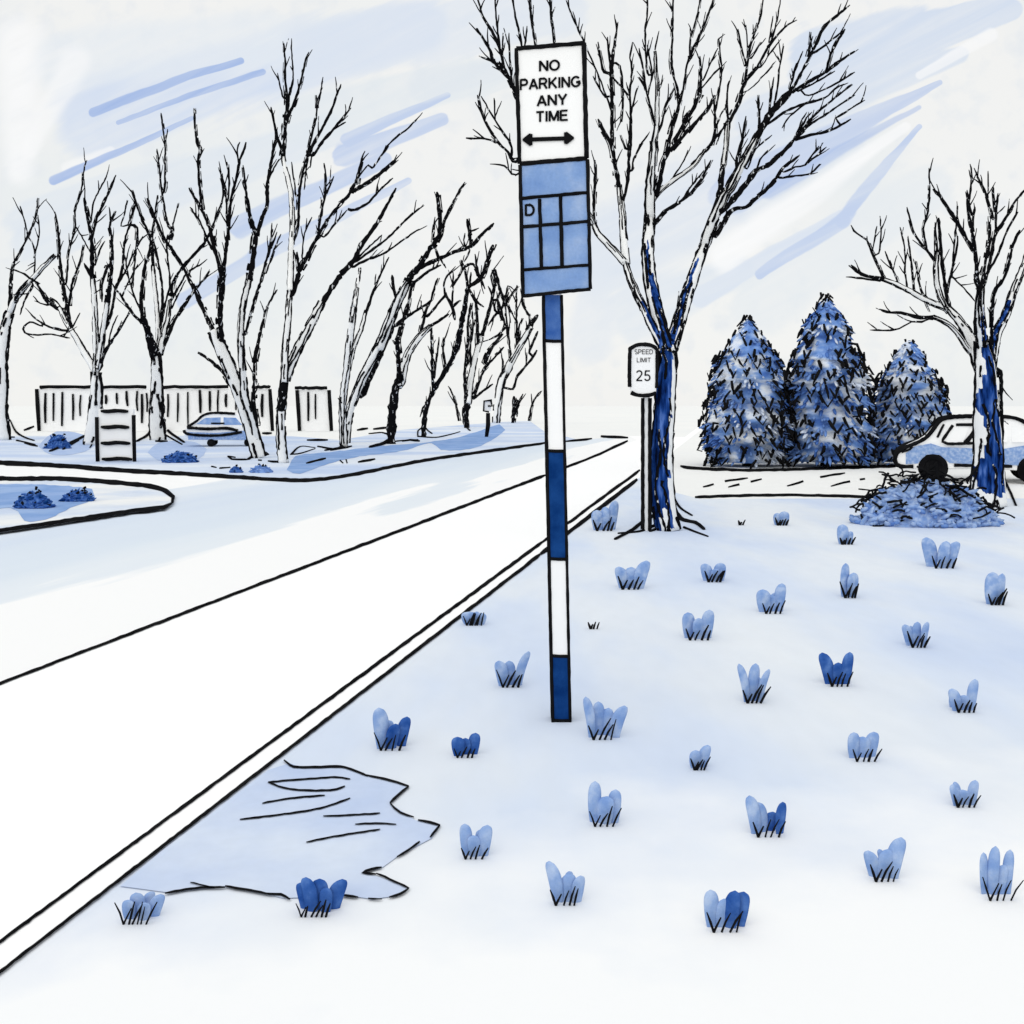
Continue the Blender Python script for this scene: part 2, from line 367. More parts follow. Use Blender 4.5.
b = MB(); strip(b, edge[:-2], lambda t: 4.6-1.9*max(0, t-.5)*2, RZ+.006)
strip(b, [(566, 441), (580, 440), (592, 438.5)], 2.2, RZ+.006); strip(b, [(601, 436), (615, 437), (628, 437.5)], 2.8, RZ+.006)
tag(b.build('road_edge_line', ink), kind='structure')
b = MB(); strip(b, [(680, 466), (700, 468.5), (760, 470), (830, 468), (880, 466.5), (897, 466)], 3.0, .006); strip(b, [(695, 497), (740, 495.5), (800, 495), (880, 497)], 2.8, .006)
for s_ in ([(703, 487), (725, 481), (748, 478)], [(728, 487), (745, 483), (762, 479)], [(787, 486), (815, 478), (845, 473)], [(831, 486), (850, 481), (870, 478)]): strip(b, s_, 2.0, .006, brk=.12)
tag(b.build('side_path_edge_line', ink), kind='structure')
# verge beyond the road (left) and flat blue patches laid on it
sheet('verge', edge[2:-1][::-1]+[(-300, 462), (-300, 434), (60, 436), (130, 440), (200, 434), (290, 436), (340, 440), (400, 430), (450, 426), (500, 422), (530, 421), (545, 432)], RZ+.002, vergem)
def blot(name, pix, z, m, jit=1.0):
    q = catmull([(x, y, 0) for x, y in pix]+[(pix[0][0], pix[0][1], 0)], 5)[:-1]
    return sheet(name, [(p.x+random.uniform(-jit, jit), p.y+random.uniform(-jit*.4, jit*.4)) for p in q], z, m)
blot('verge_blue_patch', [(286, 470), (296, 456), (330, 452), (380, 446), (420, 443), (460, 437), (500, 424), (506, 430), (490, 441), (470, 449), (440, 450), (432, 443), (400, 451), (350, 458), (315, 468), (300, 474)], RZ+.008, patchm)
blot('verge_blue_patch', [(38, 446), (52, 433), (74, 432), (96, 441), (84, 452), (60, 455), (44, 452)], RZ+.008, mat('patch_soft_blue', [(0, pc(186, 203, 234)), (1, pc(168, 190, 228))]))
blot('verge_blue_patch', [(148, 452), (158, 443), (190, 441), (206, 449), (196, 460), (164, 462)], RZ+.008, bpy.data.materials['patch_soft_blue'])
b = MB()
for s_ in ([(262, 433), (272, 433)], [(330, 450), (352, 446)], [(302, 427), (330, 430)], [(307, 440), (328, 440)], [(357, 430), (368, 428)], [(373, 429), (388, 427)], [(402, 441), (410, 440), (420, 441)],
           [(306, 463), (326, 458)], [(358, 462), (375, 459)], [(340, 460), (343, 463)], [(346, 459), (347, 463)], [(24, 430), (34, 426)], [(24, 443), (38, 446)], [(9, 437), (15, 437)], [(155, 441), (168, 441)], [(268, 461), (283, 462)], [(258, 460), (262, 460)]):
    strip(b, s_, 2.2, RZ+.012)
tag(b.build('verge_soil_line', ink), kind='structure')
# kerbed island at the left
ip = [(-300, 474), (-60, 477), (10, 478.5), (60, 478.5), (105, 481.5), (150, 486), (166, 491), (173, 497), (172, 503), (164, 507), (130, 511), (90, 517), (50, 523), (10, 529), (-60, 540), (-300, 585)]
def island():
    q = catmull([(x, y, 0) for x, y in ip], 5); top = [G(p.x, p.y, RZ+.03) for p in q]
    bb = MB(); bot = [Vector((v.x, v.y, RZ-.01)) for v in top]; n = len(top)
    bb.add(top+bot, [list(range(n))]+[[i, (i+1) % n, n+(i+1) % n, n+i] for i in range(n)], 0, False)
    o = bb.build('traffic_island', isl); tag(o, kind='structure')
    b2 = MB(); strip(b2, ip[:9], 4.6, RZ+.036); strip(b2, ip[8:], 4.2, RZ+.036)
    tag(b2.build('island_kerb_line', ink), kind='structure')
    blot('island_ground_cover', [(-60, 486), (0, 484), (50, 485), (92, 489), (96, 498), (70, 508), (50, 518), (25, 521), (10, 508), (-60, 515)], RZ+.034, patchm)
island()
# meltwater puddle on the lawn
pud = [(120, 886), (160, 852), (200, 822), (240, 791), (268, 770), (290, 763), (300, 767), (345, 767), (368, 776), (409, 786), (390, 803), (415, 820), (439, 825), (432, 838), (398, 856), (383, 867), (363, 872), (390, 880), (409, 888), (395, 896), (372, 899), (345, 895), (318, 897), (283, 898), (262, 893), (225, 886), (165, 892)]
sheet('puddle', pud, .004, puddm)
b = MB()
for s_, w_ in (([(284, 760), (290, 765), (300, 767), (330, 766.5), (345, 767), (358, 772), (368, 776)], 2.4), ([(366, 775), (390, 780), (409, 786)], 2.2), ([(409, 786), (398, 795), (390, 803)], 2.6), ([(390, 803), (400, 812), (414, 817)], 2.2), ([(418, 820), (430, 822), (440, 825)], 2.6), ([(440, 825), (430, 837)], 2.4), ([(420, 841), (408, 850), (397, 857)], 2.2),
               ([(382, 867), (372, 869), (362, 872), (376, 874)], 2.6), ([(376, 873), (390, 879), (409, 888)], 2.2), ([(409, 888), (400, 894), (389, 897)], 2.4), ([(382, 899), (368, 898)], 1.8), ([(358, 897), (341, 895)], 2.4), ([(290, 899), (281, 894), (270, 894), (250, 890), (225, 886)], 2.4), ([(225, 887), (195, 888), (165, 893)], 2.4), ([(215, 888), (190, 882)], 1.5),
               ([(268, 782), (290, 780), (335, 777), (350, 779)], 1.7), ([(268, 782), (290, 789), (330, 790), (345, 786)], 1.9), ([(262, 803), (290, 798), (325, 795)], 1.7), ([(240, 819), (275, 815), (320, 808), (350, 798)], 1.8), ([(323, 816), (345, 815), (380, 813)], 1.7), ([(355, 824), (375, 823), (396, 824)], 1.6), ([(306, 842), (330, 837), (380, 829)], 1.7)):
    strip(b, s_, w_, .008)
tag(b.build('puddle_rim_line', ink), kind='structure')

# ---------------------------------------------------------------- bare trees
def tree(name, label, base, lines, roots=(), near=False, blue=None, group=None, wide=1.0, minw=1.5, cat='tree'):
    """lines: first is the trunk. each (w0, w1, [(px,py)..]) ; px are only the tracing units, converted to metres at the tree's own distance"""
    bx, by = base; Y0 = F*H/(by-HZ); s = Y0/F
    if not near:
        Y0 = F*(H-RZ)/(by-HZ); s = Y0/F
    root = thing(name, label, cat, P(bx, by, Y0), group)
    samples = []; tk = MB(); br = MB(); tw = MB(); rt = MB()
    rnd = random.Random(hash((bx, by)) % 9973)
    for li, L in enumerate(lines):
        w0, w1, pts = L[0], L[1], [Vector((x, y, 0)) for x, y in L[2]]; flag = L[3] if len(L) > 3 else ''
        d0 = 0.0
        if samples:
            def near_(p): return min(((q[0]-p.x)**2+(q[1]-p.y)**2, q) for q in samples)
            a = near_(pts[0]); c = near_(pts[-1])
            if c[0] < a[0]-4: pts.reverse(); a = c
            d0 = a[1][2]
            if 1.5 < a[0]**.5: pts = [Vector((a[1][0], a[1][1], 0))]+pts
        q = catmull(pts, 3.0 if not near else 4.0); k = len(q)
        if li == 0: slope = 0
        else: slope = rnd.uniform(-.75, .75) if near else rnd.uniform(-.8, .8)
        P3 = []; W = []; ln = 0
        for i, p in enumerate(q):
            if i: ln += (q[i]-q[i-1]).length
            t = i/(k-1); d = d0+slope*ln*s
            j = .3 if i and i < k-1 else 0
            px, py = p.x+rnd.uniform(-j, j), p.y+rnd.uniform(-j, j)
            samples.append((p.x, p.y, d))
            P3.append(P(px, py, Y0+d)); W.append((w0+(w1-w0)*t))
        wav = [max(minw, x) for x in W]
        if w0 >= 5 and 'k' not in flag:
            tgt = tk if (li == 0 or 't' in flag) else br
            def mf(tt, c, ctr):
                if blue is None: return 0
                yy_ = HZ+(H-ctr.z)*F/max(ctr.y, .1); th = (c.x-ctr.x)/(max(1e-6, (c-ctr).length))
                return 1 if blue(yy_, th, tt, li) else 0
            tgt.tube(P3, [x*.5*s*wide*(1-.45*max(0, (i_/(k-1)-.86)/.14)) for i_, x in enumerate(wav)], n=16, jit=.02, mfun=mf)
            # furrows running up the bark, all round
            nang = (12 if near else 8) if w0 > 10 else (8 if near else 6)
            for a_ in range(nang):
                th0 = 2*math.pi*a_/nang+(.0 if a_ == 0 else rnd.uniform(-.2, .2)); full = (a_ == 0 or abs(a_-nang/2) < .6)
                run = []; rr = []
                state = True if full else rnd.random() < .6
                pon, poff = (.10, .14) if w0 > 10 else (.16, .10)
                for i in range(k):
                    if not full and rnd.random() < (poff if state else pon): state = not state
                    if full and rnd.random() < .012: state = False
                    elif full: state = True
                    t3 = (P3[min(i+1, k-1)]-P3[max(i-1, 0)]).normalized(); up = Vector((.13, .97, .21))
                    ax = t3.cross(up).normalized(); bx_ = ax.cross(t3).normalized()
                    th = th0+.25*math.sin(i*.35+a_*1.7)+rnd.uniform(-.08, .08)
                    if full: th = th0+.12*math.sin(i*.4+a_)
                    R_ = wav[i]*.5*s*wide
                    if state:
                        run.append(P3[i]+(ax*math.cos(th)+bx_*math.sin(th))*R_*.97)
                        rr.append((max(1.0, min(1.9, wav[i]*.2)) if full else max(.6, min(1.5, wav[i]*.14)))*s*rnd.uniform(.65, 1.25))
                    if (not state or i == k-1) and len(run) > 1:
                        tw.tube(run, rr, n=5, jit=.1); run = []; rr = []
                    elif not state: run = []; rr = []
        else:
            rr = [max(.8, x*.56)*s*rnd.uniform(.8, 1.15) for x in wav]
            rr[-1] *= .5
            tw_ = tw
            tw_.tube(P3, rr, n=6, jit=.16)
            Lpx = sum((q[i]-q[i-1]).length for i in range(1, k))
            if cat == 'tree' and w0 <= 5 and Lpx > 16 and k > 5:
                for _ in range(int(Lpx/(14 if near else 19))):
                    i0 = rnd.randint(int(k*.25), k-2); dd = (q[i0+1]-q[i0]).normalized(); sgn_ = rnd.choice((-1, 1)); an = sgn_*rnd.uniform(.25, .6)
                    dv = Vector((dd.x*math.cos(an)-dd.y*math.sin(an), dd.x*math.sin(an)+dd.y*math.cos(an), 0))
                    up_ = Vector((0, -.35, 0)); dv = (dv+up_).normalized(); LL = rnd.uniform(8, 19); sl_ = rnd.uniform(-1, 1); dz0 = d0+slope*i0*3*s
                    p0 = P3[i0]; pts_ = [p0]
                    for m_ in range(1, 5):
                        dv = (dv+Vector((rnd.uniform(-.15, .15), -.06, 0))).normalized(); pr = pts_[-1]
                        pts_.append(pr+Vector((dv.x, sl_*.8, -dv.y))*LL/4*s)
                    tw.tube(pts_, [x_*s for x_ in (.75, .7, .6, .5, .35)], n=4, jit=.25)
            if 2.2 <= w0 <= 5.2 and rnd.random() < .7:   # a rough second line beside the first: forked shoot running with it
                side = rnd.choice((-1, 1)); o2 = [P(q[i].x+side*wav[i]*.8, q[i].y+rnd.uniform(-.5, .5), Y0+d0+slope*i*3*s+.02) for i in range(0, k)]
                i_ = 0
                while i_ < k-2:
                    e_ = min(k, i_+rnd.randint(2, 7))
                    if e_-i_ > 1: tw.tube(o2[i_:e_], [max(.5, wav[q2_]*.24)*s*rnd.uniform(.4, 1.2) for q2_ in range(i_, e_)], n=5, jit=.15)
                    i_ = e_+rnd.randint(0, 2)
    for r_ in roots:
        q = catmull([(x, y, 0) for x, y in r_[1]], 3); zz = 0 if near else RZ
        pp = [G(p.x, p.y, zz)+Vector((0, 0, .2*r_[0]*s)) for p in q]
        rt.tube(pp, [r_[0]*.5*s*(1-.5*i/len(pp)) for i in range(len(pp))], n=6, jit=.1)
    im = ink_near if near else ink_far
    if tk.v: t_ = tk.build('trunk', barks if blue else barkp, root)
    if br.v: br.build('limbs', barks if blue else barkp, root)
    if tw.v: tw.build('crown', im, root)
    if rt.v: rt.build('roots', ink, root)
    return root
GT = 'bare trees along the far verge'
tree('bare_tree', 'pale bare tree cut off by the left edge of the picture', (3, 440), [
 (12, 8, [(4, 440), (2, 420), (2, 390), (3, 350), (6, 325), (10, 312)], 't'),
 (5.5, 3, [(10, 312), (15, 300), (22, 290), (33, 278), (45, 265), (55, 255)]), (3, 2, [(15, 302), (18, 292), (28, 280)]), (2.5, 1.5, [(20, 315), (25, 300), (33, 285)]),
 (3, 1.6, [(9, 315), (10, 290), (12, 268), (20, 252), (28, 236), (34, 221), (37, 212), (37.5, 198)]), (1.8, 1.2, [(28, 236), (26, 228), (23, 215), (20, 206)]), (1.6, 1.2, [(28, 236), (34, 247), (35, 262), (34, 280)]),
 (1.8, 1.2, [(34, 258), (39, 235), (38, 215)])],
 [(3, [(10, 420), (16, 432), (25, 438), (34, 441)]), (2.4, [(17, 441), (35, 445)])], group=GT)
tree('bare_tree', 'bare tree rising directly behind the striped barricade', (91, 445), [
 (15, 9, [(91, 445), (93, 430), (95, 415), (96, 395), (96, 372)], 't'),
 (7, 3.2, [(96, 372), (84, 352), (74, 334), (66, 322), (58, 306), (50, 299)]), (5, 2.5, [(58, 308), (47, 301), (41, 290), (36, 283)], 'k'), (2.5, 1.8, [(38, 284), (30, 278), (20, 272), (12, 269)]), (2, 1.5, [(33, 296), (40, 303), (50, 305)]),
 (4, 2, [(71, 330), (67, 305), (63, 285), (60, 259), (58, 231), (55, 212)], 'k'), (3.2, 1.8, [(69, 305), (72, 285), (80, 262), (83, 245)]), (2.2, 1.6, [(66, 284), (68, 259), (71, 243), (75, 228), (75, 212), (80, 195), (83, 181), (84, 170), (87, 160)]), (1.8, 1.4, [(76, 227), (86, 244), (92, 256)]), (2, 1.4, [(72, 327), (76, 320), (80, 313)]),
 (3, 1.8, [(68, 331), (52, 328), (40, 322), (31, 315)]), (2, 1.6, [(70, 338), (60, 336), (48, 334), (35, 335), (25, 333), (23, 329), (30, 322), (42, 326)]),
 (6, 4, [(96, 372), (96, 350), (95, 320), (94, 295), (92, 275)]), (4.5, 2.6, [(92, 278), (92, 250), (91, 235), (86, 210), (84, 198)], 'k'), (3, 1.8, [(91, 240), (97, 218), (104, 203), (110, 190), (116, 175)], 'k'), (1.8, 1.2, [(91, 222), (93, 205), (98, 193), (107, 176)]), (4, 2, [(92, 277), (89, 272), (84, 263)], 'k'), (2, 1.4, [(95, 265), (100, 250), (105, 241)]),
 (6.5, 4, [(99, 367), (102, 340), (105, 318), (108, 300)]), (4, 2, [(108, 302), (110, 285), (112, 265), (112, 240), (110, 225), (116, 211)]), (1.7, 1.3, [(111, 222), (109, 207)]), (3.5, 1.8, [(102, 302), (102, 285), (106, 272), (108, 266)], 'k'),
 (3.4, 1.8, [(106, 328), (112, 310), (116, 288), (122, 270), (125, 240), (130, 225), (135, 205), (134, 195), (131, 190)]), (2.2, 1.5, [(116, 288), (126, 270), (133, 255), (143, 236)]), (2.6, 1.6, [(133, 288), (134, 270), (136, 250), (137, 228)]), (1.5, 1.1, [(128, 225), (133, 210), (135, 200)]), (1.5, 1.1, [(121, 226), (125, 212), (127, 200)]),
 (3.2, 1.6, [(100, 364), (108, 348), (117, 333), (124, 322), (130, 313)]), (1.4, 1.1, [(109, 343), (112, 328), (118, 315)])],
 [(4, [(84, 437), (72, 443), (50, 452)]), (3, [(78, 441), (63, 450)]), (2.2, [(95, 440), (90, 448)])], group=GT)
tree('bare_tree', 'bare tree with fanning limbs right of the striped barricade', (158, 440), [
 (16, 8, [(158, 440), (157, 425), (157, 400), (157, 375), (156, 352)], 't'),
 (9, 5, [(155, 355), (148, 332), (142, 315)], 'k'), (4, 1.8, [(142, 317), (141, 300), (143, 280), (146, 262), (150, 250), (152, 235), (158, 195)]),
 (3.5, 1.8, [(141, 322), (130, 310), (122, 297), (115, 288), (112, 283)]), (2, 1.4, [(141, 311), (134, 295), (128, 275), (126, 262), (125, 255)]), (1.8, 1.3, [(122, 297), (128, 283), (138, 264)]),
 (5, 3, [(157, 352), (158, 330), (157, 310), (155, 290), (153, 265)]), (4, 2, [(153, 266), (152, 245), (148, 232), (140, 215), (135, 200), (131, 190)], 'k'), (3.2, 2, [(160, 330), (162, 310), (162, 285), (158, 260), (154, 243)]), (2.4, 1.8, [(162, 322), (166, 300), (170, 283), (167, 250), (167, 237)]),
 (6, 3, [(171, 238), (173, 226)], 'k'), (3, 1.7, [(171, 228), (167, 221), (162, 193), (159, 165), (157, 149)], 'k'), (2.8, 1.7, [(163, 193), (165, 187), (165, 160), (165, 145), (162, 121), (161, 113)], 'k'), (1.6, 1.2, [(165, 145), (167.6, 129)]), (1.8, 1.2, [(173, 224), (179, 203)]),
 (7, 3, [(160, 352), (163, 335), (168, 318), (170, 300)]), (3, 1.6, [(171, 295), (173, 282), (182, 268), (195, 253), (204, 243), (212, 228), (218, 212), (223, 196), (221, 173)]), (2.6, 1.6, [(171, 300), (180, 285), (188, 272), (202, 264)], 'k'), (1.8, 1.4, [(172, 308), (178, 295), (186, 280)]),
 (4.5, 1.7, [(164, 345), (168, 335), (175, 320), (185, 305), (195, 290), (205, 278), (210, 271)])],
 [(4, [(153, 425), (148, 435), (137, 442)]), (4, [(162, 425), (170, 433), (184, 443)]), (2.5, [(160, 432), (170, 438), (182, 445)])], group=GT)
tree('bare_tree', 'broad bare tree leaning left over the small parked car', (258, 458), [
 (13, 11, [(259, 458), (251, 428), (241, 398), (229, 367), (218, 342), (213, 330)], 't'),
 (5, 3, [(214, 332), (207, 318), (195, 292), (183, 266)], 'k'), (3.2, 2.8, [(183, 266), (174, 252), (165, 240), (155, 218), (147, 198)], 'k'),
 (4.5, 2.5, [(233, 386), (222, 371), (210, 360), (198, 352)]),
 (5, 4, [(222, 340), (220, 320), (221, 290), (221, 272)], 'k'), (4, 2.2, [(221, 272), (214, 246), (210, 230), (203, 212), (196, 201), (189, 188)], 'k'), (3, 2.2, [(202, 210), (200, 190), (198, 160), (200, 150), (196, 138), (194, 108)], 'k'), (2.6, 1.5, [(214, 250), (209, 243), (200, 222), (190, 207)]),
 (4, 2, [(222, 300), (224, 270), (226, 250), (229, 225), (231, 200), (236, 180), (240, 160), (245, 148), (246, 142)]), (2.2, 1.5, [(228, 240), (227, 220), (226, 195), (222, 175)]), (2, 1.5, [(228, 200), (229, 180), (227, 162)]), (1.7, 1.2, [(239, 165), (237, 150), (240, 142)]),
 (7, 6, [(257, 440), (251, 415), (245, 395), (243, 370), (241, 345)], 't'), (6, 5, [(241, 347), (241, 325), (244, 300), (249, 280)]), (5, 5, [(250, 280), (253, 260), (255, 242), (256, 235)], 'k'), (4, 1.6, [(256, 235), (250, 215), (246, 190), (243, 165)], 'k'), (4.5, 2, [(257, 235), (262, 218), (267, 205), (267, 190), (268, 180), (271, 162), (273, 152), (276, 134), (271, 107)], 'k'), (2, 1.4, [(268, 180), (274, 168), (279, 159)]),
 (2.8, 1.5, [(245, 334), (250, 316), (256, 295), (261, 280), (265.5, 263), (270, 245), (272, 223)], 'k'), (2, 1.2, [(271, 248), (277, 232)]), (1.8, 1.2, [(266, 273), (274, 250), (281, 234)]),
 (4, 3, [(257, 425), (254, 405), (254, 385), (254, 362)], 'k'), (4.5, 1.2, [(254, 362), (257, 348), (260, 334), (264, 318), (267, 307), (276, 290)], 'k')],
 [(3.2, [(253, 455), (248, 460), (232, 460), (228, 457), (235, 458)]), (3, [(265, 453), (268, 455), (262, 456)]), (2, [(212, 467), (216, 468)]), (2.2, [(220, 469), (230, 468)])], group=GT)
tree('bare_tree', 'tallest far verge bare tree forking into two big stems', (283, 463), [
 (8.5, 7, [(283, 463), (281, 440), (281, 420), (282, 400), (284, 380)], 't'),
 (8, 8, [(281, 410), (282, 396), (284, 382)], 'k'),
 (6.5, 5, [(284, 382), (285, 355), (288, 320), (290, 290)]), (5.5, 4, [(290, 292), (291, 260), (292, 230), (292, 205), (289, 183), (285, 168), (283, 153)]),
 (4.5, 1.6, [(283, 156), (285, 140), (285, 126), (287, 102), (285, 79), (285, 59), (284, 43)], 'k'), (3, 1.6, [(282.5, 152), (277.5, 137), (273, 118), (271, 107)], 'k'), (3.4, 1.8, [(286, 124), (290, 112), (295, 101), (302, 77), (306, 59), (309, 52)], 'k'), (1.8, 1.3, [(288, 117), (290, 87)]), (1.8, 1.6, [(290, 95), (293, 80), (292, 56), (291, 45)]), (2, 1.4, [(284, 98), (282.5, 96), (277.5, 73)]),
 (4, 4.5, [(293, 295), (296, 284), (299, 272)], 'k'), (2.6, 3, [(299, 272), (298, 262), (297, 252)], 'k'), (4.5, 2.4, [(300, 270), (307, 257), (313, 245), (327, 221), (341, 202)]), (3, 2.6, [(341, 202), (348, 196), (356, 183)], 'k'), (4.2, 1.2, [(356, 184), (359, 172), (362, 159), (365, 151)]), (3.5, 3, [(352, 192), (373, 179), (396, 160)], 'k'), (1.7, 1.2, [(359, 176), (368, 165)]), (1.8, 1.5, [(372, 168), (381, 156), (390, 143), (399, 135), (408, 128), (418, 118)]),
 (2.8, 1.6, [(318, 234), (321, 215), (323, 203), (325, 196), (326, 177), (324, 163)]), (1.8, 1.3, [(325, 196), (330, 186), (334, 176)]), (2.2, 1.6, [(324, 237), (335, 224), (347, 210)]), (3, 1.7, [(348, 209), (355, 210), (369, 202), (380, 190), (393, 178)], 'k'), (1.7, 1.3, [(302, 258), (304, 237), (308, 225), (312, 217)]),
 (3, 2.6, [(293, 243), (298, 225), (299, 198), (302, 176), (307, 157)], 'k'), (3.6, 1.8, [(307, 157), (315, 141), (323, 127), (332, 109), (341, 84)], 'k'), (2.4, 1.6, [(308, 152), (312, 134), (316.5, 115), (316.5, 95)]), (1.8, 1.4, [(318, 108), (320, 95), (323, 77)]), (2.8, 1.6, [(312, 156), (324, 140), (334, 129), (343, 118), (351, 108)]), (2, 1.4, [(334, 129), (346, 122)]), (2, 1.4, [(296, 196), (294, 180), (291.5, 162)]), (1.6, 1.2, [(304, 190), (306, 170), (308, 158)]), (1.5, 1.1, [(310, 168), (312, 155)]),
 (8.5, 7, [(285, 380), (291, 364), (300, 345), (312, 322), (322, 302)]), (5.5, 5, [(286, 378), (301, 346), (322, 304), (341, 274)], 'k'), (5.5, 2.6, [(341, 274), (354, 260), (361.5, 245), (377, 223), (394, 192), (396, 188)], 'k'),
 (2.2, 1.5, [(355, 262), (372, 250), (388, 238), (400, 226), (419, 208)]), (2.8, 1.4, [(352, 267), (369, 259), (383, 254), (402, 241), (419, 229)]), (1.9, 1.3, [(357, 259), (370, 246), (382, 235)]), (2, 1.5, [(375, 224), (382, 221)])],
 [(2, [(270, 462), (283, 463)]), (2, [(283, 462), (288, 459)])], group=GT)
tree('bare_tree', 'slim pale bare tree beside the short fence piece', (344, 447), [
 (6.5, 5.5, [(344, 447), (343, 424), (343, 400), (347, 369), (349, 346), (354, 307)], 't'), (5, 2, [(354, 307), (357, 288), (360, 268)]), (5, 2.4, [(348, 370), (354, 346), (361, 330), (366, 310)]), (3.4, 1.4, [(366, 312), (374, 290), (382, 271), (389, 257)]), (1.5, 1.1, [(375, 284), (376, 274)]), (2, 1.5, [(343, 405), (338, 398)])],
 [(3.5, [(344, 446), (335, 450), (318, 447)]), (3, [(344, 448), (325, 451)]), (2, [(291, 455), (300, 447), (315, 448)]), (2, [(291, 455), (300, 454), (315, 449)])], group=GT)
tree('bare_tree', 'bare tree leaning right with twin dark edges past the slim pale tree', (346, 443), [
 (7, 8, [(346, 443), (349, 415), (358, 390), (369, 366), (380, 345)], 't'), (6, 6, [(362, 395), (372, 372), (384, 346), (393, 326)], 'k'), (9, 7, [(380, 347), (388, 325), (397, 303), (409, 279)]), (5, 4.5, [(407, 282), (421, 264), (432, 245)], 'k'), (4.5, 3.4, [(432, 247), (440, 232), (439, 209), (437, 192)], 'k'), (3, 1.5, [(440, 232), (446, 217), (452.5, 204), (460, 190), (465, 182)]), (2.4, 1.4, [(433, 242), (434, 228), (435, 217)]),
 (3, 2.2, [(411, 284), (429, 271), (441, 265)]), (3.8, 2.8, [(419, 268), (438, 259), (457, 251), (471, 246), (479, 237), (494, 223)], 'k'), (3.2, 2.6, [(471, 246), (469, 232), (467, 219)], 'k'), (2, 1.5, [(471, 231), (479, 228)]), (2.2, 1.4, [(438, 258), (435, 248)]), (2, 1.4, [(441, 260), (446, 268)]), (3.2, 2.2, [(407, 315), (410, 295), (413, 282)]), (3.4, 2, [(395, 326), (406, 317), (427, 304), (431, 300), (435, 286), (438, 278)], 'k'), (3, 3, [(398, 305), (394, 290), (392, 275)], 'k'), (2, 1.3, [(464, 262), (470, 250)]), (2, 1.4, [(466, 250), (464, 240), (465, 233)])], [], group=GT)
tree('bare_tree', 'thick black trunked bare tree right of the leaning one', (391, 444), [
 (9, 8, [(391, 444), (392, 417), (395, 392), (399, 378)], 'kt'), (5, 4, [(399, 380), (398, 353), (397, 339)], 'k'), (4, 2.6, [(397, 340), (404, 316), (407, 304)], 'k'), (2.5, 1.5, [(397, 345), (393, 340)]),
 (7.5, 5, [(400, 385), (406, 359), (412, 347), (420, 336), (431, 326)]), (3, 2, [(431, 326), (440, 320), (449, 314)], 'k'), (3.4, 2, [(421, 331), (426, 312), (431, 300)]), (2.6, 1.8, [(427, 317), (441, 300), (445, 295), (444, 282), (449, 273)]), (3, 3.4, [(445, 293), (452, 307), (455, 320)], 'k'), (2, 1.5, [(452, 307), (453, 285), (453, 272)]), (2.2, 1.5, [(452, 307), (460, 300)]), (2.2, 1.6, [(452, 287), (462, 271), (461, 261)])],
 [(5, [(391, 440), (382, 445), (370, 448)]), (3, [(390, 436), (382, 433), (369, 434)]), (2.4, [(395, 442), (412, 440)]), (2.2, [(408, 441), (418, 440)])], group=GT)
tree('bare_tree', 'small bare tree with a splayed foot on the blue verge', (424, 437), [
 (4.5, 4.5, [(424, 437), (424, 425), (427, 406), (434, 389)], 'kt'), (4.5, 5, [(434, 389), (446, 370), (454, 355), (460, 339)], 'k'), (5.5, 4, [(459, 341), (462, 320), (465, 307), (468, 287)], 'k'), (3, 2, [(468, 288), (466, 275), (463, 264), (461, 260)], 'k'), (3, 2, [(433, 390), (432, 362), (431, 326)]), (2.6, 1.6, [(434, 378), (437, 355), (439, 337)]), (2.8, 2, [(446, 369), (443, 351), (445, 337)], 'k'),
 (3.4, 4, [(468, 287), (481, 278), (486, 265), (493, 245)], 'k'), (2.6, 1.8, [(473, 264), (480, 278), (485, 289)]), (2.4, 1.6, [(468, 289), (476, 301), (484, 307)]), (2.6, 1.5, [(479, 276), (477, 268), (475, 254)]), (3, 1.8, [(454, 355), (458, 335), (462, 325)]), (2, 1.4, [(420, 417), (423, 408), (428, 402)]), (2, 1.4, [(470, 284), (471, 272)])],
 [(2.6, [(424, 426), (428, 431), (432, 434)]), (2.4, [(424, 427), (418, 431), (418, 437)]), (2.2, [(418, 437), (435, 438), (450, 435), (460, 432)])], group=GT)
tree('bare_tree', 'bushy many stemmed bare tree left of the small box on a post', (466, 428), [
 (6, 6, [(467, 428), (465, 415), (468, 403)], 'kt'), (3.2, 2.4, [(466, 408), (465, 385), (465, 370), (468, 339), (468, 323), (471, 303)]), (6, 4.5, [(468, 404), (471, 378), (476, 355), (482, 334)]), (4, 2.4, [(482, 336), (487, 319), (491, 303), (495, 282), (494, 268)], 'k'), (2.8, 2, [(473, 398), (478, 385), (484, 370), (492, 360), (504, 347)]), (4, 2.4, [(485, 362), (490, 350), (497, 341), (503, 334)], 'k'), (2.8, 2, [(473, 399), (483, 391), (493, 384)], 'k'), (3.4, 2.4, [(478, 347), (477.5, 330), (477, 316), (476, 300)], 'k'),
 (3.6, 2, [(495, 270), (499, 286), (506, 303), (513, 314)], 'k'), (2.6, 1.6, [(506, 303), (511, 295), (518, 286)]), (3, 2, [(497, 300), (501, 311), (505.6, 326)], 'k'), (2.4, 1.6, [(500, 311), (505, 303), (509, 292)]), (2.4, 1.6, [(488, 326), (494, 316), (500, 310)]), (2.4, 1.8, [(490, 339), (498, 335), (505, 327)]), (2.2, 1.5, [(495, 310), (491, 293), (488, 286)]), (2.4, 1.6, [(502, 320), (498, 303), (500, 290)]), (2, 1.4, [(505, 300), (508, 286), (514, 290)]), (2.4, 1.8, [(472, 375), (470, 350), (473, 330), (472, 310)]), (2, 1.5, [(494, 290), (491, 276), (495, 268)])],
 [(2, [(467, 428), (470, 431)])], group=GT)
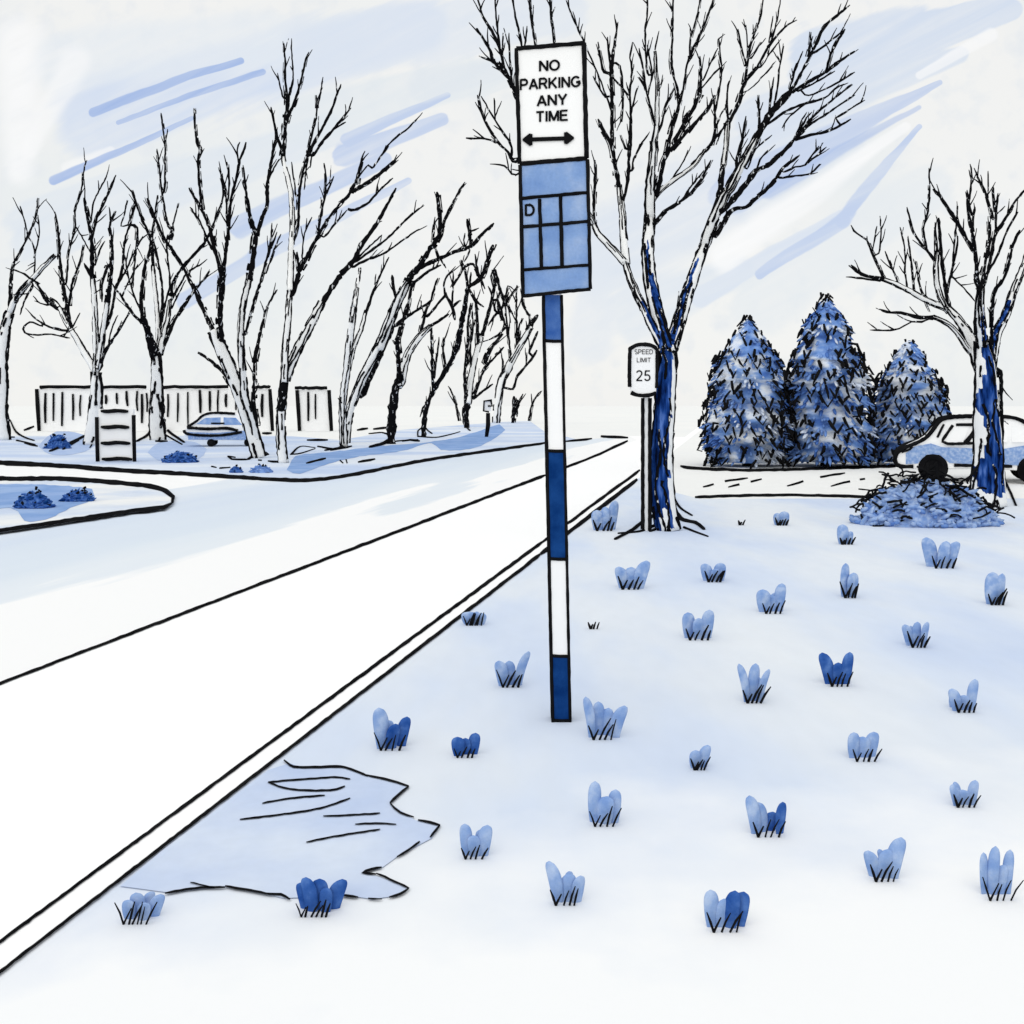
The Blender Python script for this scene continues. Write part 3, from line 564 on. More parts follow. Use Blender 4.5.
tree('bare_tree', 'bare tree leaning right between the small box on a post and the striped pole', (496, 423), [
 (6.5, 6.5, [(496, 423), (498, 402), (501, 384), (507, 370)], 't'), (6.5, 4.5, [(507, 371), (513, 358), (521, 344), (531, 327)]), (4, 3.5, [(529, 330), (534, 320), (538, 315)], 'k'), (2.6, 2, [(527, 334), (529, 325), (529, 316), (523, 305), (522, 290)]), (2.6, 2, [(503, 376), (502.5, 358)], 'k'), (2.4, 2.4, [(513, 389), (516.5, 378), (524, 368), (531, 360), (537, 350)], 'k'), (3, 2, [(529, 353), (533, 342), (538, 331)], 'k'), (2.4, 1.8, [(517, 352), (516.5, 331), (516.5, 300), (517, 285)]), (2.2, 1.6, [(511, 362), (509.5, 345), (507, 323), (505, 300)]), (2.2, 1.6, [(519, 345), (519, 328), (522, 318)]), (2, 1.5, [(523, 338), (530, 325), (532, 318)])],
 [], group=GT)
GS = 'thin saplings on the far verge'
tree('sapling', 'short thick dark sapling stump closest to the striped pole', (513, 423), [(3.2, 3, [(513, 423), (514, 396)], 'k'), (2.6, 2, [(513, 416), (519, 402), (523, 394)], 'k'), (2.2, 2, [(517, 417), (517, 400)], 'k')], group=GS)
tree('sapling', 'single curved sapling stem right of the dark stump', (529, 421), [(2.2, 1.5, [(529, 421), (532, 405), (536, 397), (541, 391)], 'k')], group=GS)
tree('sapling', 'single curved sapling stem left of the bushy many stemmed tree', (459, 421), [(2.4, 1.6, [(459, 421), (456, 405), (452, 393), (448, 386)], 'k')], group=GS)

# ---- the large tree behind the speed sign
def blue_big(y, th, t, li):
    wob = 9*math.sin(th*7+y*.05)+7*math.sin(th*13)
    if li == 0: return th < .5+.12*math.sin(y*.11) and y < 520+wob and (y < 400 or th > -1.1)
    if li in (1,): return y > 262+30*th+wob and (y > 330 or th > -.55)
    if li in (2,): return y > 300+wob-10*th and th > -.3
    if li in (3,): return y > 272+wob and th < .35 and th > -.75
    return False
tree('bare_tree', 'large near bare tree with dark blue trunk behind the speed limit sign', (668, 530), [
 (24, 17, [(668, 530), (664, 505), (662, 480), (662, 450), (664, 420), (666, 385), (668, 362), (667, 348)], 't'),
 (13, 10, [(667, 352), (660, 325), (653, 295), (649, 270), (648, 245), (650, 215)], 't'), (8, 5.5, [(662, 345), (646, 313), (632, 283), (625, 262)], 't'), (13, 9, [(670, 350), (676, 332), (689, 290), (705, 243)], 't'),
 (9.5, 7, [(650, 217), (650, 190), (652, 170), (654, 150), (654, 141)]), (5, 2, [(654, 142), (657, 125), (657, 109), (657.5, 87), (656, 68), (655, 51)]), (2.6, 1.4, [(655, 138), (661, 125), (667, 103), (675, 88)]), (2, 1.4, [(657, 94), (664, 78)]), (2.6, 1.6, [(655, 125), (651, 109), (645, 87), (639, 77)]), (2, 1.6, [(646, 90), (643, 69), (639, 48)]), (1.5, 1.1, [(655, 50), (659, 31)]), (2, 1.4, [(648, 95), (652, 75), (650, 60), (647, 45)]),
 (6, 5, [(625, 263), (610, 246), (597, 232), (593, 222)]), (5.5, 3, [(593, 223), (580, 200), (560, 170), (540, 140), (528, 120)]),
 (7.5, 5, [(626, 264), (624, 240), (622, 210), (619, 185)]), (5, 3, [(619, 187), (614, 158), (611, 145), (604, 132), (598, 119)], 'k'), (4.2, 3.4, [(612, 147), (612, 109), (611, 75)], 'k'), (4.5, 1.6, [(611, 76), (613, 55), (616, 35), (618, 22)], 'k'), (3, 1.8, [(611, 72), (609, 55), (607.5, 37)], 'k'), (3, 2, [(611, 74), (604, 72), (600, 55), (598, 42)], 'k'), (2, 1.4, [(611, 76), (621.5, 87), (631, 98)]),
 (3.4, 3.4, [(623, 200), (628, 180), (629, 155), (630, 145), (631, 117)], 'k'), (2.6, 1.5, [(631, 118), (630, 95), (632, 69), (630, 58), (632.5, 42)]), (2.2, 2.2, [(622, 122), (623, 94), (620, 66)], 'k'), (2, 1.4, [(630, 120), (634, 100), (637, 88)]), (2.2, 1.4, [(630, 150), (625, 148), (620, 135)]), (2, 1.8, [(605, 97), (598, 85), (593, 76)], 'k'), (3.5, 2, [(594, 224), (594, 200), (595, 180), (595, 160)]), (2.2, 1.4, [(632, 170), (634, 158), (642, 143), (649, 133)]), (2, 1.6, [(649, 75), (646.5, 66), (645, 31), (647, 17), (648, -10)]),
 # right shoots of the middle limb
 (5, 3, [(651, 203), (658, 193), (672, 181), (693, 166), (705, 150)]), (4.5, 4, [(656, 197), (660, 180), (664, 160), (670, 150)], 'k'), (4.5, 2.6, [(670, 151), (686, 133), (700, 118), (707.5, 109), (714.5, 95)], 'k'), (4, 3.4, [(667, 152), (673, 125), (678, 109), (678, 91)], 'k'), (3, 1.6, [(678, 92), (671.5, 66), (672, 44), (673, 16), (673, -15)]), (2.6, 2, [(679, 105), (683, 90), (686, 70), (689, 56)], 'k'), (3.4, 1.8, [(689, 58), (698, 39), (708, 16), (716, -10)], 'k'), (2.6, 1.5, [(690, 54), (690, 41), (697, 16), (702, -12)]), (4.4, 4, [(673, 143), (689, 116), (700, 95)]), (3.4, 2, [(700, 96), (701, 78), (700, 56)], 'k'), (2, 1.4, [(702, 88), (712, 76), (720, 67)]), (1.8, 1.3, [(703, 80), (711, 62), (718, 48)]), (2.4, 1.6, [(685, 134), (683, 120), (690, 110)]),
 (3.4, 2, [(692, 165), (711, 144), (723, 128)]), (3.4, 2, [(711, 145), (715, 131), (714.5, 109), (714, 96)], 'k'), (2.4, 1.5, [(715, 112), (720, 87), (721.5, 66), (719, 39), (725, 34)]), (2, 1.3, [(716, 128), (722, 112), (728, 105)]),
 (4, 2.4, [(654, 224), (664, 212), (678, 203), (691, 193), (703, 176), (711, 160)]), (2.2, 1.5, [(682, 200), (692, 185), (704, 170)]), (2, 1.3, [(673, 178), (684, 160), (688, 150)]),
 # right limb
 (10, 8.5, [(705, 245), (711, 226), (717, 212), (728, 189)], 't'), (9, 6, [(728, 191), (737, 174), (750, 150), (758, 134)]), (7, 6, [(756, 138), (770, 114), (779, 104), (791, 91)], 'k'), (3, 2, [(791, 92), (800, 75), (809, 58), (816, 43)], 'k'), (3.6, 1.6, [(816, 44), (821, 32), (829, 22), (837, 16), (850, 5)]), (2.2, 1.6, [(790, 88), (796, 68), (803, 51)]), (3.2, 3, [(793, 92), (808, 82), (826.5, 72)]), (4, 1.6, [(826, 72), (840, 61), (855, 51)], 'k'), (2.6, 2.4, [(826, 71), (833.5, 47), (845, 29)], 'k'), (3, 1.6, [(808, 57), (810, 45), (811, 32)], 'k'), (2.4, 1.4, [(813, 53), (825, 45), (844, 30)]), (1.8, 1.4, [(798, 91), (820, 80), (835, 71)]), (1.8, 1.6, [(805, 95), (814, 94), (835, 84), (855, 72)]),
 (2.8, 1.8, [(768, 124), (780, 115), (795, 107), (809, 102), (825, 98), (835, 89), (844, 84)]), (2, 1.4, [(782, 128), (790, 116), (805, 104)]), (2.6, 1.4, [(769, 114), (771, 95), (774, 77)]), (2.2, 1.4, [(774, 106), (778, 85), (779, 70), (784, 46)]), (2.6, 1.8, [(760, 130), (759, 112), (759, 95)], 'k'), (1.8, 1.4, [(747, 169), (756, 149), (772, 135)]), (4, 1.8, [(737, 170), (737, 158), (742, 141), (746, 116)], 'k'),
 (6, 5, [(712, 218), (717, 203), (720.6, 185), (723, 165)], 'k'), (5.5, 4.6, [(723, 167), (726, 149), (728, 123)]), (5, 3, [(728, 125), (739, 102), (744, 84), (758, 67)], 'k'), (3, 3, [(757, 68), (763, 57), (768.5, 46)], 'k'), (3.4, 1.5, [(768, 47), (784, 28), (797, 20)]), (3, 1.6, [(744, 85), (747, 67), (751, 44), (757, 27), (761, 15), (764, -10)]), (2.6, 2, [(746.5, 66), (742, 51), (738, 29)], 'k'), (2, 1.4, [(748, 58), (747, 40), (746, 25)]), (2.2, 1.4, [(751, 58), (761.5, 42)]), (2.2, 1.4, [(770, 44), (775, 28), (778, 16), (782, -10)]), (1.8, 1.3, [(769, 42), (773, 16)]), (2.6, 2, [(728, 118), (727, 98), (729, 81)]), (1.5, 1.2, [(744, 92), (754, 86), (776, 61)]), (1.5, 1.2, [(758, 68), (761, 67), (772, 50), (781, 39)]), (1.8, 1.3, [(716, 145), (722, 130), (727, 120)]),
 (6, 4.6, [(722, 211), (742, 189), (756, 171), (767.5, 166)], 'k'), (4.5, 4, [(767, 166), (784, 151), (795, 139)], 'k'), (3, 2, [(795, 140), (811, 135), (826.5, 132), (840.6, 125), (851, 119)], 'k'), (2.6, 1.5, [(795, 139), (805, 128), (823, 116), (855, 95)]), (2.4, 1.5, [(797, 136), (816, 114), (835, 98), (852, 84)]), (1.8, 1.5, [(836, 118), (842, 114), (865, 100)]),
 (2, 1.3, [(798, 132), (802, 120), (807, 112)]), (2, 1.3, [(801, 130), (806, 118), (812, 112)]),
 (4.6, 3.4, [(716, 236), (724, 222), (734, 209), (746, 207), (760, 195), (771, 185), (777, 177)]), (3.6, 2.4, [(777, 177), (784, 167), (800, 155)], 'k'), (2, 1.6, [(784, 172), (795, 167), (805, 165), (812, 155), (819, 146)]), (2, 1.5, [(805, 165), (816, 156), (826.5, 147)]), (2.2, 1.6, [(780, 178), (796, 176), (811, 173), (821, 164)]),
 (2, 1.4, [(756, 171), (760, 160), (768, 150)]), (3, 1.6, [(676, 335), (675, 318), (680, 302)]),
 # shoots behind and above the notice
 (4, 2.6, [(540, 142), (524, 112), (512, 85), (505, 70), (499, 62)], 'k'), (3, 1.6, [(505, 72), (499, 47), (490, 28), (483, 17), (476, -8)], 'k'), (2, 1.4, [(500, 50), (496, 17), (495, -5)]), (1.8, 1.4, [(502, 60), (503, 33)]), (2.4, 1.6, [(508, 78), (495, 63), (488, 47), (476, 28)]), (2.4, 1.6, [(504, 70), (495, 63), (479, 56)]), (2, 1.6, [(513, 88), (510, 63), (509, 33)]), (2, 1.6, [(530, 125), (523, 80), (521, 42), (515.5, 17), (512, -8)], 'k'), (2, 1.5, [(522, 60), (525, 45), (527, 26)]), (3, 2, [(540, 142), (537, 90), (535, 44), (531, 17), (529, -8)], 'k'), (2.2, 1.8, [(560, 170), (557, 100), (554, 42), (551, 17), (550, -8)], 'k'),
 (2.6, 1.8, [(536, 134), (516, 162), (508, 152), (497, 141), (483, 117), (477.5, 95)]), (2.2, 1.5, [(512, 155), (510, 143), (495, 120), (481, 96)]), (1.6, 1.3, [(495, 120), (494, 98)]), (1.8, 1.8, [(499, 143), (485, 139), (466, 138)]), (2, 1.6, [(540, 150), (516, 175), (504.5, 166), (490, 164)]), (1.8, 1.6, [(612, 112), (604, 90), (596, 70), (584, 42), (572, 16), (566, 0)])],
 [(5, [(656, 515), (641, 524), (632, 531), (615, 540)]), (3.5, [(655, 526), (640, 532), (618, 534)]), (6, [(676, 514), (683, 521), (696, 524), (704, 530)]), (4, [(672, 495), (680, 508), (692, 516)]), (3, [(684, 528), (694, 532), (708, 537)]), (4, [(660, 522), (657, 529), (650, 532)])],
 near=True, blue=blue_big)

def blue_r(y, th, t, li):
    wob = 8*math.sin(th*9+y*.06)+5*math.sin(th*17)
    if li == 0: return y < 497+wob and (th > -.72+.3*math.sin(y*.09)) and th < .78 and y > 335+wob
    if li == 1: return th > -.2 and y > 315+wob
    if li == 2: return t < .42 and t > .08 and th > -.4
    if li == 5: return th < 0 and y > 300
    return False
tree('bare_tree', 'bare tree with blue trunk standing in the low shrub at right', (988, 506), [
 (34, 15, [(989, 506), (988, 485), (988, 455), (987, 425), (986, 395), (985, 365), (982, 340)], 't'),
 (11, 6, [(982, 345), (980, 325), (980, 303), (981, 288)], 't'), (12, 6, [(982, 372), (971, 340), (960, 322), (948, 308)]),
 (3.6, 3, [(980, 290), (978, 285), (975, 251), (972, 231)], 'k'), (6, 4, [(981, 345), (980, 320), (980, 303), (981, 286)], 'k'),
 (10, 7, [(990, 372), (993, 350), (998, 330), (1007, 312), (1013, 292)]), (7, 4, [(1013, 293), (1024, 265), (1034, 230)]),
 (3, 1.8, [(972, 232), (968.5, 216), (967, 190)], 'k'), (3, 2, [(972, 228), (975, 207)], 'k'), (2, 1.6, [(972, 215), (969, 202), (972, 177), (970, 164)], 'k'),
 (4, 3, [(982, 291), (989, 267), (993, 245), (996, 227)], 'k'), (2.6, 1.8, [(996, 228), (996, 213), (998, 193)], 'k'), (3.4, 2.6, [(981, 292), (984, 270), (989, 240), (989, 222)], 'k'), (3, 1.5, [(993, 219), (987, 197), (974, 168)]), (3.2, 2, [(997, 230), (1005, 219), (1012, 206), (1024, 190)], 'k'), (2.2, 1.6, [(995, 212), (993, 186)]), (2.6, 1.8, [(990, 269), (998, 254), (1008, 229), (1018, 212)]), (1.6, 1.2, [(988, 198), (988, 171)]), (3, 2.2, [(978, 288), (974, 274)], 'k'), (1.8, 1.2, [(996, 215), (1005, 206)]),
 (3, 2.6, [(992, 350), (992, 320), (993, 303), (994.5, 292), (1003.5, 279), (1008, 265), (1013, 245), (1020, 230)], 'k'),
 # left limb
 (6, 3.6, [(948, 309), (936, 304), (924.5, 299), (908, 290), (894, 283), (883, 279)]), (4.5, 2.6, [(883, 279), (872, 277), (861.5, 274), (851, 265)], 'k'), (3, 2.4, [(883, 277), (872, 252), (867, 240)], 'k'), (2.4, 1.6, [(867, 240), (854, 231), (851, 225)], 'k'), (1.5, 1.2, [(873, 249), (875, 238), (877, 226)]), (1.8, 1.4, [(874, 256), (879, 253), (881, 234), (880, 216)]), (2.4, 1.5, [(897.5, 281), (893, 270), (888.5, 260), (885, 251)]), (2, 1.5, [(907, 289), (905, 270), (905, 251), (900, 227)]), (3, 1.6, [(914.6, 294), (912, 267), (908, 236)], 'k'), (3.4, 1.5, [(930, 304), (921, 290), (918, 275), (915.5, 261)], 'k'), (2.2, 1.6, [(880, 281), (861, 278), (846, 277)]), (1.8, 1.4, [(905, 290), (895, 287)]), (2.4, 1.6, [(926, 302), (930, 312)], 'k'), (2, 1.4, [(867, 241), (867, 236)]),
 (5.5, 4, [(948, 311), (940.6, 297), (936, 276), (937, 251)]), (3, 1.6, [(937, 252), (936, 235), (935, 222)], 'k'), (4, 3, [(949, 306), (945, 285), (941, 251), (938.5, 218)], 'k'), (3.6, 1.8, [(947, 292), (950, 279), (955, 258), (958, 236)]), (2, 1.5, [(953, 261), (955, 236), (958, 206)]), (2.6, 1.8, [(936, 262), (924.5, 247), (917, 238), (912, 227), (907, 207)], 'k'), (2.4, 1.5, [(927, 249), (923.5, 229), (928, 211), (929.5, 190), (929, 168)]), (1.8, 1.4, [(952, 277), (964, 288), (976, 303)]), (3, 2.4, [(974, 252), (969, 243), (957, 222), (948, 207), (940, 196), (933, 189)], 'k'), (1.8, 1.4, [(934, 285), (935, 270)]),
 (5, 3.6, [(970, 352), (957, 332), (945, 322), (933, 317)]), (4.6, 2, [(933, 318), (917, 317), (901, 313), (887, 312), (879.5, 309)]), (2, 1.6, [(931, 318), (922, 322), (912, 322), (894, 330), (870, 330)]),
 (4, 2.4, [(1003, 440), (1001, 400), (1000, 372)], 'k')],
 [(5, [(972, 486), (962, 495), (948, 503)]), (4, [(1003, 478), (1010, 492), (1016, 506)]), (3, [(975, 497), (962, 508)])],
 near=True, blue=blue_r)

# ---------------------------------------------------------------- conifers
firm = mat('fir_wash', [(0, pc(78, 116, 190)), (.3, pc(112, 150, 214)), (.5, pc(146, 176, 226)), (.66, pc(206, 219, 240)), (1, pc(240, 244, 249))], scale=1.25, stretch=(1, 1, 1.9), detail=3, lo=.36, hi=.64, grain=.06)
def conifer(label, cx, top, base, hw, lobes, seed):
    rnd = random.Random(seed); Y0 = F*H/(base-HZ); s = Y0/F
    root = thing('fir_tree', label, 'tree', P(cx, base, Y0), 'fir trees beyond the side path')
    o = root.location; Ht = (base-top)*s; R0 = hw*s*.95
    t = MB(); t.tube([o, o+Vector((0, 0, Ht*.5)), o+Vector((0, 0, Ht*.97))], [.16, .1, .02], n=8); t.build('trunk', ink, root)
    def prof(z):   # radius at height fraction
        f = 0
        for i in range(len(lobes)-1):
            if lobes[i][0] <= z <= lobes[i+1][0]:
                u = (z-lobes[i][0])/(lobes[i+1][0]-lobes[i][0]); f = lobes[i][1]*(1-u)+lobes[i+1][1]*u
        return f*R0*(1.0+.13*(.5-((z*7.2+seed*.3) % 1.0)))*(1+.05*math.sin(z*17+seed))
    cr = MB()
    nz_ = 90; na = 48; vs = []
    for iz in range(nz_+1):
        z = .03+.96*iz/nz_
        for ia in range(na):
            th = 2*math.pi*ia/na; bump = 1+.05*math.sin(th*9+z*31)+.05*math.sin(z*43+th*2+seed)+rnd.uniform(-.035, .035)
            vs.append(o+Vector((math.cos(th)*prof(z)*.93*bump, math.sin(th)*prof(z)*.93*bump, z*Ht)))
    fs = [[a*na+j_, a*na+(j_+1) % na, (a+1)*na+(j_+1) % na, (a+1)*na+j_] for a in range(nz_) for j_ in range(na)]+[list(range(na))[::-1], [nz_*na+j_ for j_ in range(na)]]
    cr.add(vs, fs, 4, True)
    n = 1100
    for k in range(n):
        z = 1-(1-rnd.random())**.6*1.0; z = rnd.uniform(.05, .98) if rnd.random() < .6 else rnd.uniform(.05, .6)
        R_ = prof(z); th = rnd.uniform(0, 2*math.pi); rr = R_*rnd.uniform(.88, 1.06)
        tier = math.floor(z*6.5); 
        c = o+Vector((math.cos(th)*rr, math.sin(th)*rr, z*Ht-.12*rr))
        out = Vector((math.cos(th), math.sin(th), -.55+rnd.uniform(-.3, .3))).normalized(); side = out.cross(Vector((0, 0, 1))).normalized(); nn = side.cross(out)
        L = rnd.uniform(.09, .19)*(Ht/4.3); 
        pn = math.sin(z*23+seed)+.9*math.sin(th*2+z*5+seed*2)+rnd.uniform(-.35, .35)
        mi = 1 if pn > .85 else (2 if pn < -.45 else 0)
        cr.ellip(c, out*L, side*L*.3, nn*L*.2, seg=6, rings=4, mi=mi, jit=.2)
    st = MB()
    rowz = .06
    while rowz < .97:
        R_ = prof(rowz); cnt = max(3, int(2*math.pi*R_/(.185*Ht/4.3)))
        for k in range(cnt):
            if rnd.random() < .3: continue
            th = 2*math.pi*(k+rnd.uniform(-.35, .35))/cnt; zz = rowz*Ht+rnd.uniform(-.05, .05)
            e = Vector((math.cos(th), math.sin(th), 0)); sd = Vector((-e.y, e.x, 0))
            a = o+e*(R_*rnd.uniform(.98, 1.04)+.07)+Vector((0, 0, zz+.02)); L = rnd.uniform(.13, .40)*(Ht/4.3)
            dr = (e*.22+Vector((0, 0, -1))*rnd.uniform(.4, 1.1)+sd*(-1)**k*rnd.uniform(.2, .6)).normalized()
            m_ = a+dr*L*.5+sd*rnd.uniform(-.03, .03); b_ = a+dr*L
            r_ = rnd.uniform(.03, .052)*(Ht/4.3)
            pts = [a, m_, b_]; rr = [r_*.8, r_, r_*.4]
            if rnd.random() < .4: pts.append(b_+(sd*(-1)**k*.5+Vector((0, 0, 1))*.8).normalized()*L*.7); rr = [r_*.8, r_, r_, r_*.4]
            st.tube(pts, rr, n=5, jit=.15)
        rowz += rnd.uniform(.055, .075)
    for k in range(80):    # longer drooping bough ends that break the outline
        z = rnd.uniform(.04, .78); th = rnd.uniform(0, 2*math.pi); e = Vector((math.cos(th), math.sin(th), 0)); sd = Vector((-e.y, e.x, 0))
        a = o+e*prof(z)*.95+Vector((0, 0, z*Ht)); L = rnd.uniform(.28, .55)*(Ht/4.3); r_ = rnd.uniform(.024, .04)*(Ht/4.3)
        m_ = a+(e*.8+Vector((0, 0, .1+rnd.uniform(-.3, .2)))+sd*rnd.uniform(-.4, .4))*L*.5; b_ = m_+(e*.45+Vector((0, 0, -.8))+sd*rnd.uniform(-.5, .5))*L*.5; c_ = b_+(e*-.7+Vector((0, 0, rnd.uniform(-.2, .4))))*L*.4
        st.tube([a, m_, b_, c_], [r_*.7, r_, r_, r_*.5], n=5, jit=.15)
    cap = MB()
    for k in range(26):
        a = o+Vector((rnd.uniform(-.14, .14), rnd.uniform(-.12, .12), Ht*rnd.uniform(.9, 1.03)))
        cap.tube([a, a+Vector((rnd.uniform(-.2, .2), rnd.uniform(-.1, .1), -rnd.uniform(.08, .22)))], [.035, .02], n=5)
    pass
    for q in (st, cap): cr.add(q.v, q.f, 3, True)
    cr.build('crown', needm+[ink, firm], root)
conifer('rounded blue fir on the left of the three beyond the side path', 748, 318, 466, 42, [(0, .7), (.06, .95), (.18, 1.02), (.32, 1.0), (.5, .9), (.66, .78), (.8, .58), (.9, .3), (.96, .1), (1, .02)], 3)
conifer('tallest blue fir in the middle of the three beyond the side path', 826, 297, 466, 42, [(0, .85), (.06, 1.0), (.2, 1.02), (.36, 1.0), (.5, .93), (.62, .82), (.74, .62), (.86, .42), (.94, .18), (1, .02)], 5)
conifer('smaller pale fir at the right behind the parked car', 909, 340, 465, 40, [(0, .9), (.1, 1.02), (.25, 1.02), (.4, .98), (.52, .86), (.68, .7), (.82, .46), (.92, .26), (1, .03)], 9)

# ---------------------------------------------------------------- fences
def fence(label, x0, x1, top, bot, gaps, slats, endposts, by=432):
    Y0 = F*(H-RZ)/(by-HZ); s = Y0/F; root = thing('picket_fence', label, 'fence', P((x0+x1)/2, by, Y0), 'fences behind the far verge')
    r = MB()
    for a, b_ in gaps: r.tube([P(x, top+random.uniform(-.4, .4), Y0) for x in [a+(b_-a)*i/12 for i in range(13)]], 1.7*s, n=6, jit=.12)
    r.build('top_rail', ink, root)
    r = MB(); r.box(P(x0, 0, Y0).x, P(x1, 0, Y0).x, Y0+.06, Y0+.14, P(0, by, Y0).z, P(0, top+2, Y0).z); r.build('backing_board', white, root)
    p = MB()
    for x, b0, b1 in slats:
        rr = random.uniform(.9, 1.5)*s; p.tube([P(x+random.uniform(-.6, .6), b0, Y0), P(x+random.uniform(-.4, .4), (b0+b1)/2, Y0), P(x+random.uniform(-.6, .6), b1, Y0)], [rr*.8, rr, rr*.7], n=5, jit=.12)
    p.build('slats', ink, root)
    for x in endposts:
        q = MB(); q.tube([P(x-1, top+2, Y0), P(x, (top+bot)/2, Y0), P(x+1.5, by, Y0)], [1.8*s, 2.2*s, 1.8*s], n=6, jit=.08); q.build('end_post', ink, root)
sl_ = [(45, 393, 423), (53, 393, 421), (62, 392, 426), (73, 394, 420), (80, 395, 416), (106, 395, 404), (117, 393, 404), (127, 391, 406), (137, 391, 411), (142, 394, 423), (147, 393, 412), (168, 394, 417), (178, 393, 422), (188, 392, 426), (200, 390, 413), (210, 391, 411), (218, 390, 412), (226, 394, 407), (236, 392, 410), (244, 393, 414), (252, 392, 420), (262, 394, 417)]
fence('long white fence with black slats behind the barricade and small car', 37, 271, 387, 424, [(40, 146), (164, 228), (252, 270)], sl_, [37.5, 271], 431)
fence('short white fence piece right of the tallest far tree', 297, 331, 388, 424, [(295, 327)], [(308, 392, 421), (315, 394, 419)], [298, 330], 431)

# ---------------------------------------------------------------- striped barricade
by = 462; Yb = F*(H-RZ)/(by-HZ); sb = Yb/F
root = thing('barricade', 'white barricade with four black horizontal bars on the far verge', 'barricade', P(115, by, Yb))
m = MB(); m.box(P(98, 0, Yb).x, P(133, 0, Yb).x, Yb+.03, Yb+.13, P(0, by-1, Yb).z, P(0, 409, Yb).z); m.build('panel', white, root)
for y, a, b_ in ((411, 101, 128), (427, 101, 129), (443, 101, 130), (459, 102, 132)):
    q = MB(); q.tube([P(a+(b_-a)*i/8, y+.4*math.sin(i), Yb) for i in range(9)], [r*sb for r in (1.2, 1.9, 2.0, 2.0, 2.1, 1.9, 2.0, 1.9, 1.2)], n=8, jit=.06); q.build('bar', ink, root)
for x, y0, y1, r_ in ((97, 417, 458, 1.9), (134, 415, 456, 1.9)):
    q = MB(); q.tube([P(x-.3, y0, Yb), P(x, (y0+y1)/2, Yb), P(x+.6, by-.5, Yb)], [r_*sb]*3, n=8, jit=.05); q.build('side_post', ink, root)

# ---------------------------------------------------------------- little box on a post
by = 437; Yb = F*(H-RZ)/(by-HZ); sb = Yb/F
root = thing('post_box', 'small white box on a short black post on the blue verge', 'post box', P(487, by, Yb))
m = MB(); m.tube([P(486.5, by, Yb), P(488, 425, Yb), P(488, 413, Yb)], [1.8*sb, 2.4*sb, 2.0*sb], n=8, jit=.08); m.build('post', ink, root)
m = MB(); m.box(P(484, 0, Yb).x, P(491, 0, Yb).x, Yb-.15, Yb+.25, P(0, 411, Yb).z, P(0, 401, Yb).z); m.build('box', white, root)
m = MB()
for pl in ([(492, 400), (484, 401), (483.5, 411), (489, 412)], [(491, 401), (492, 406), (488, 406)]): m.tube([P(x, y, Yb-.18) for x, y in pl], 1.0*sb, n=5, jit=.1)
m.build('box_edge', ink, root)

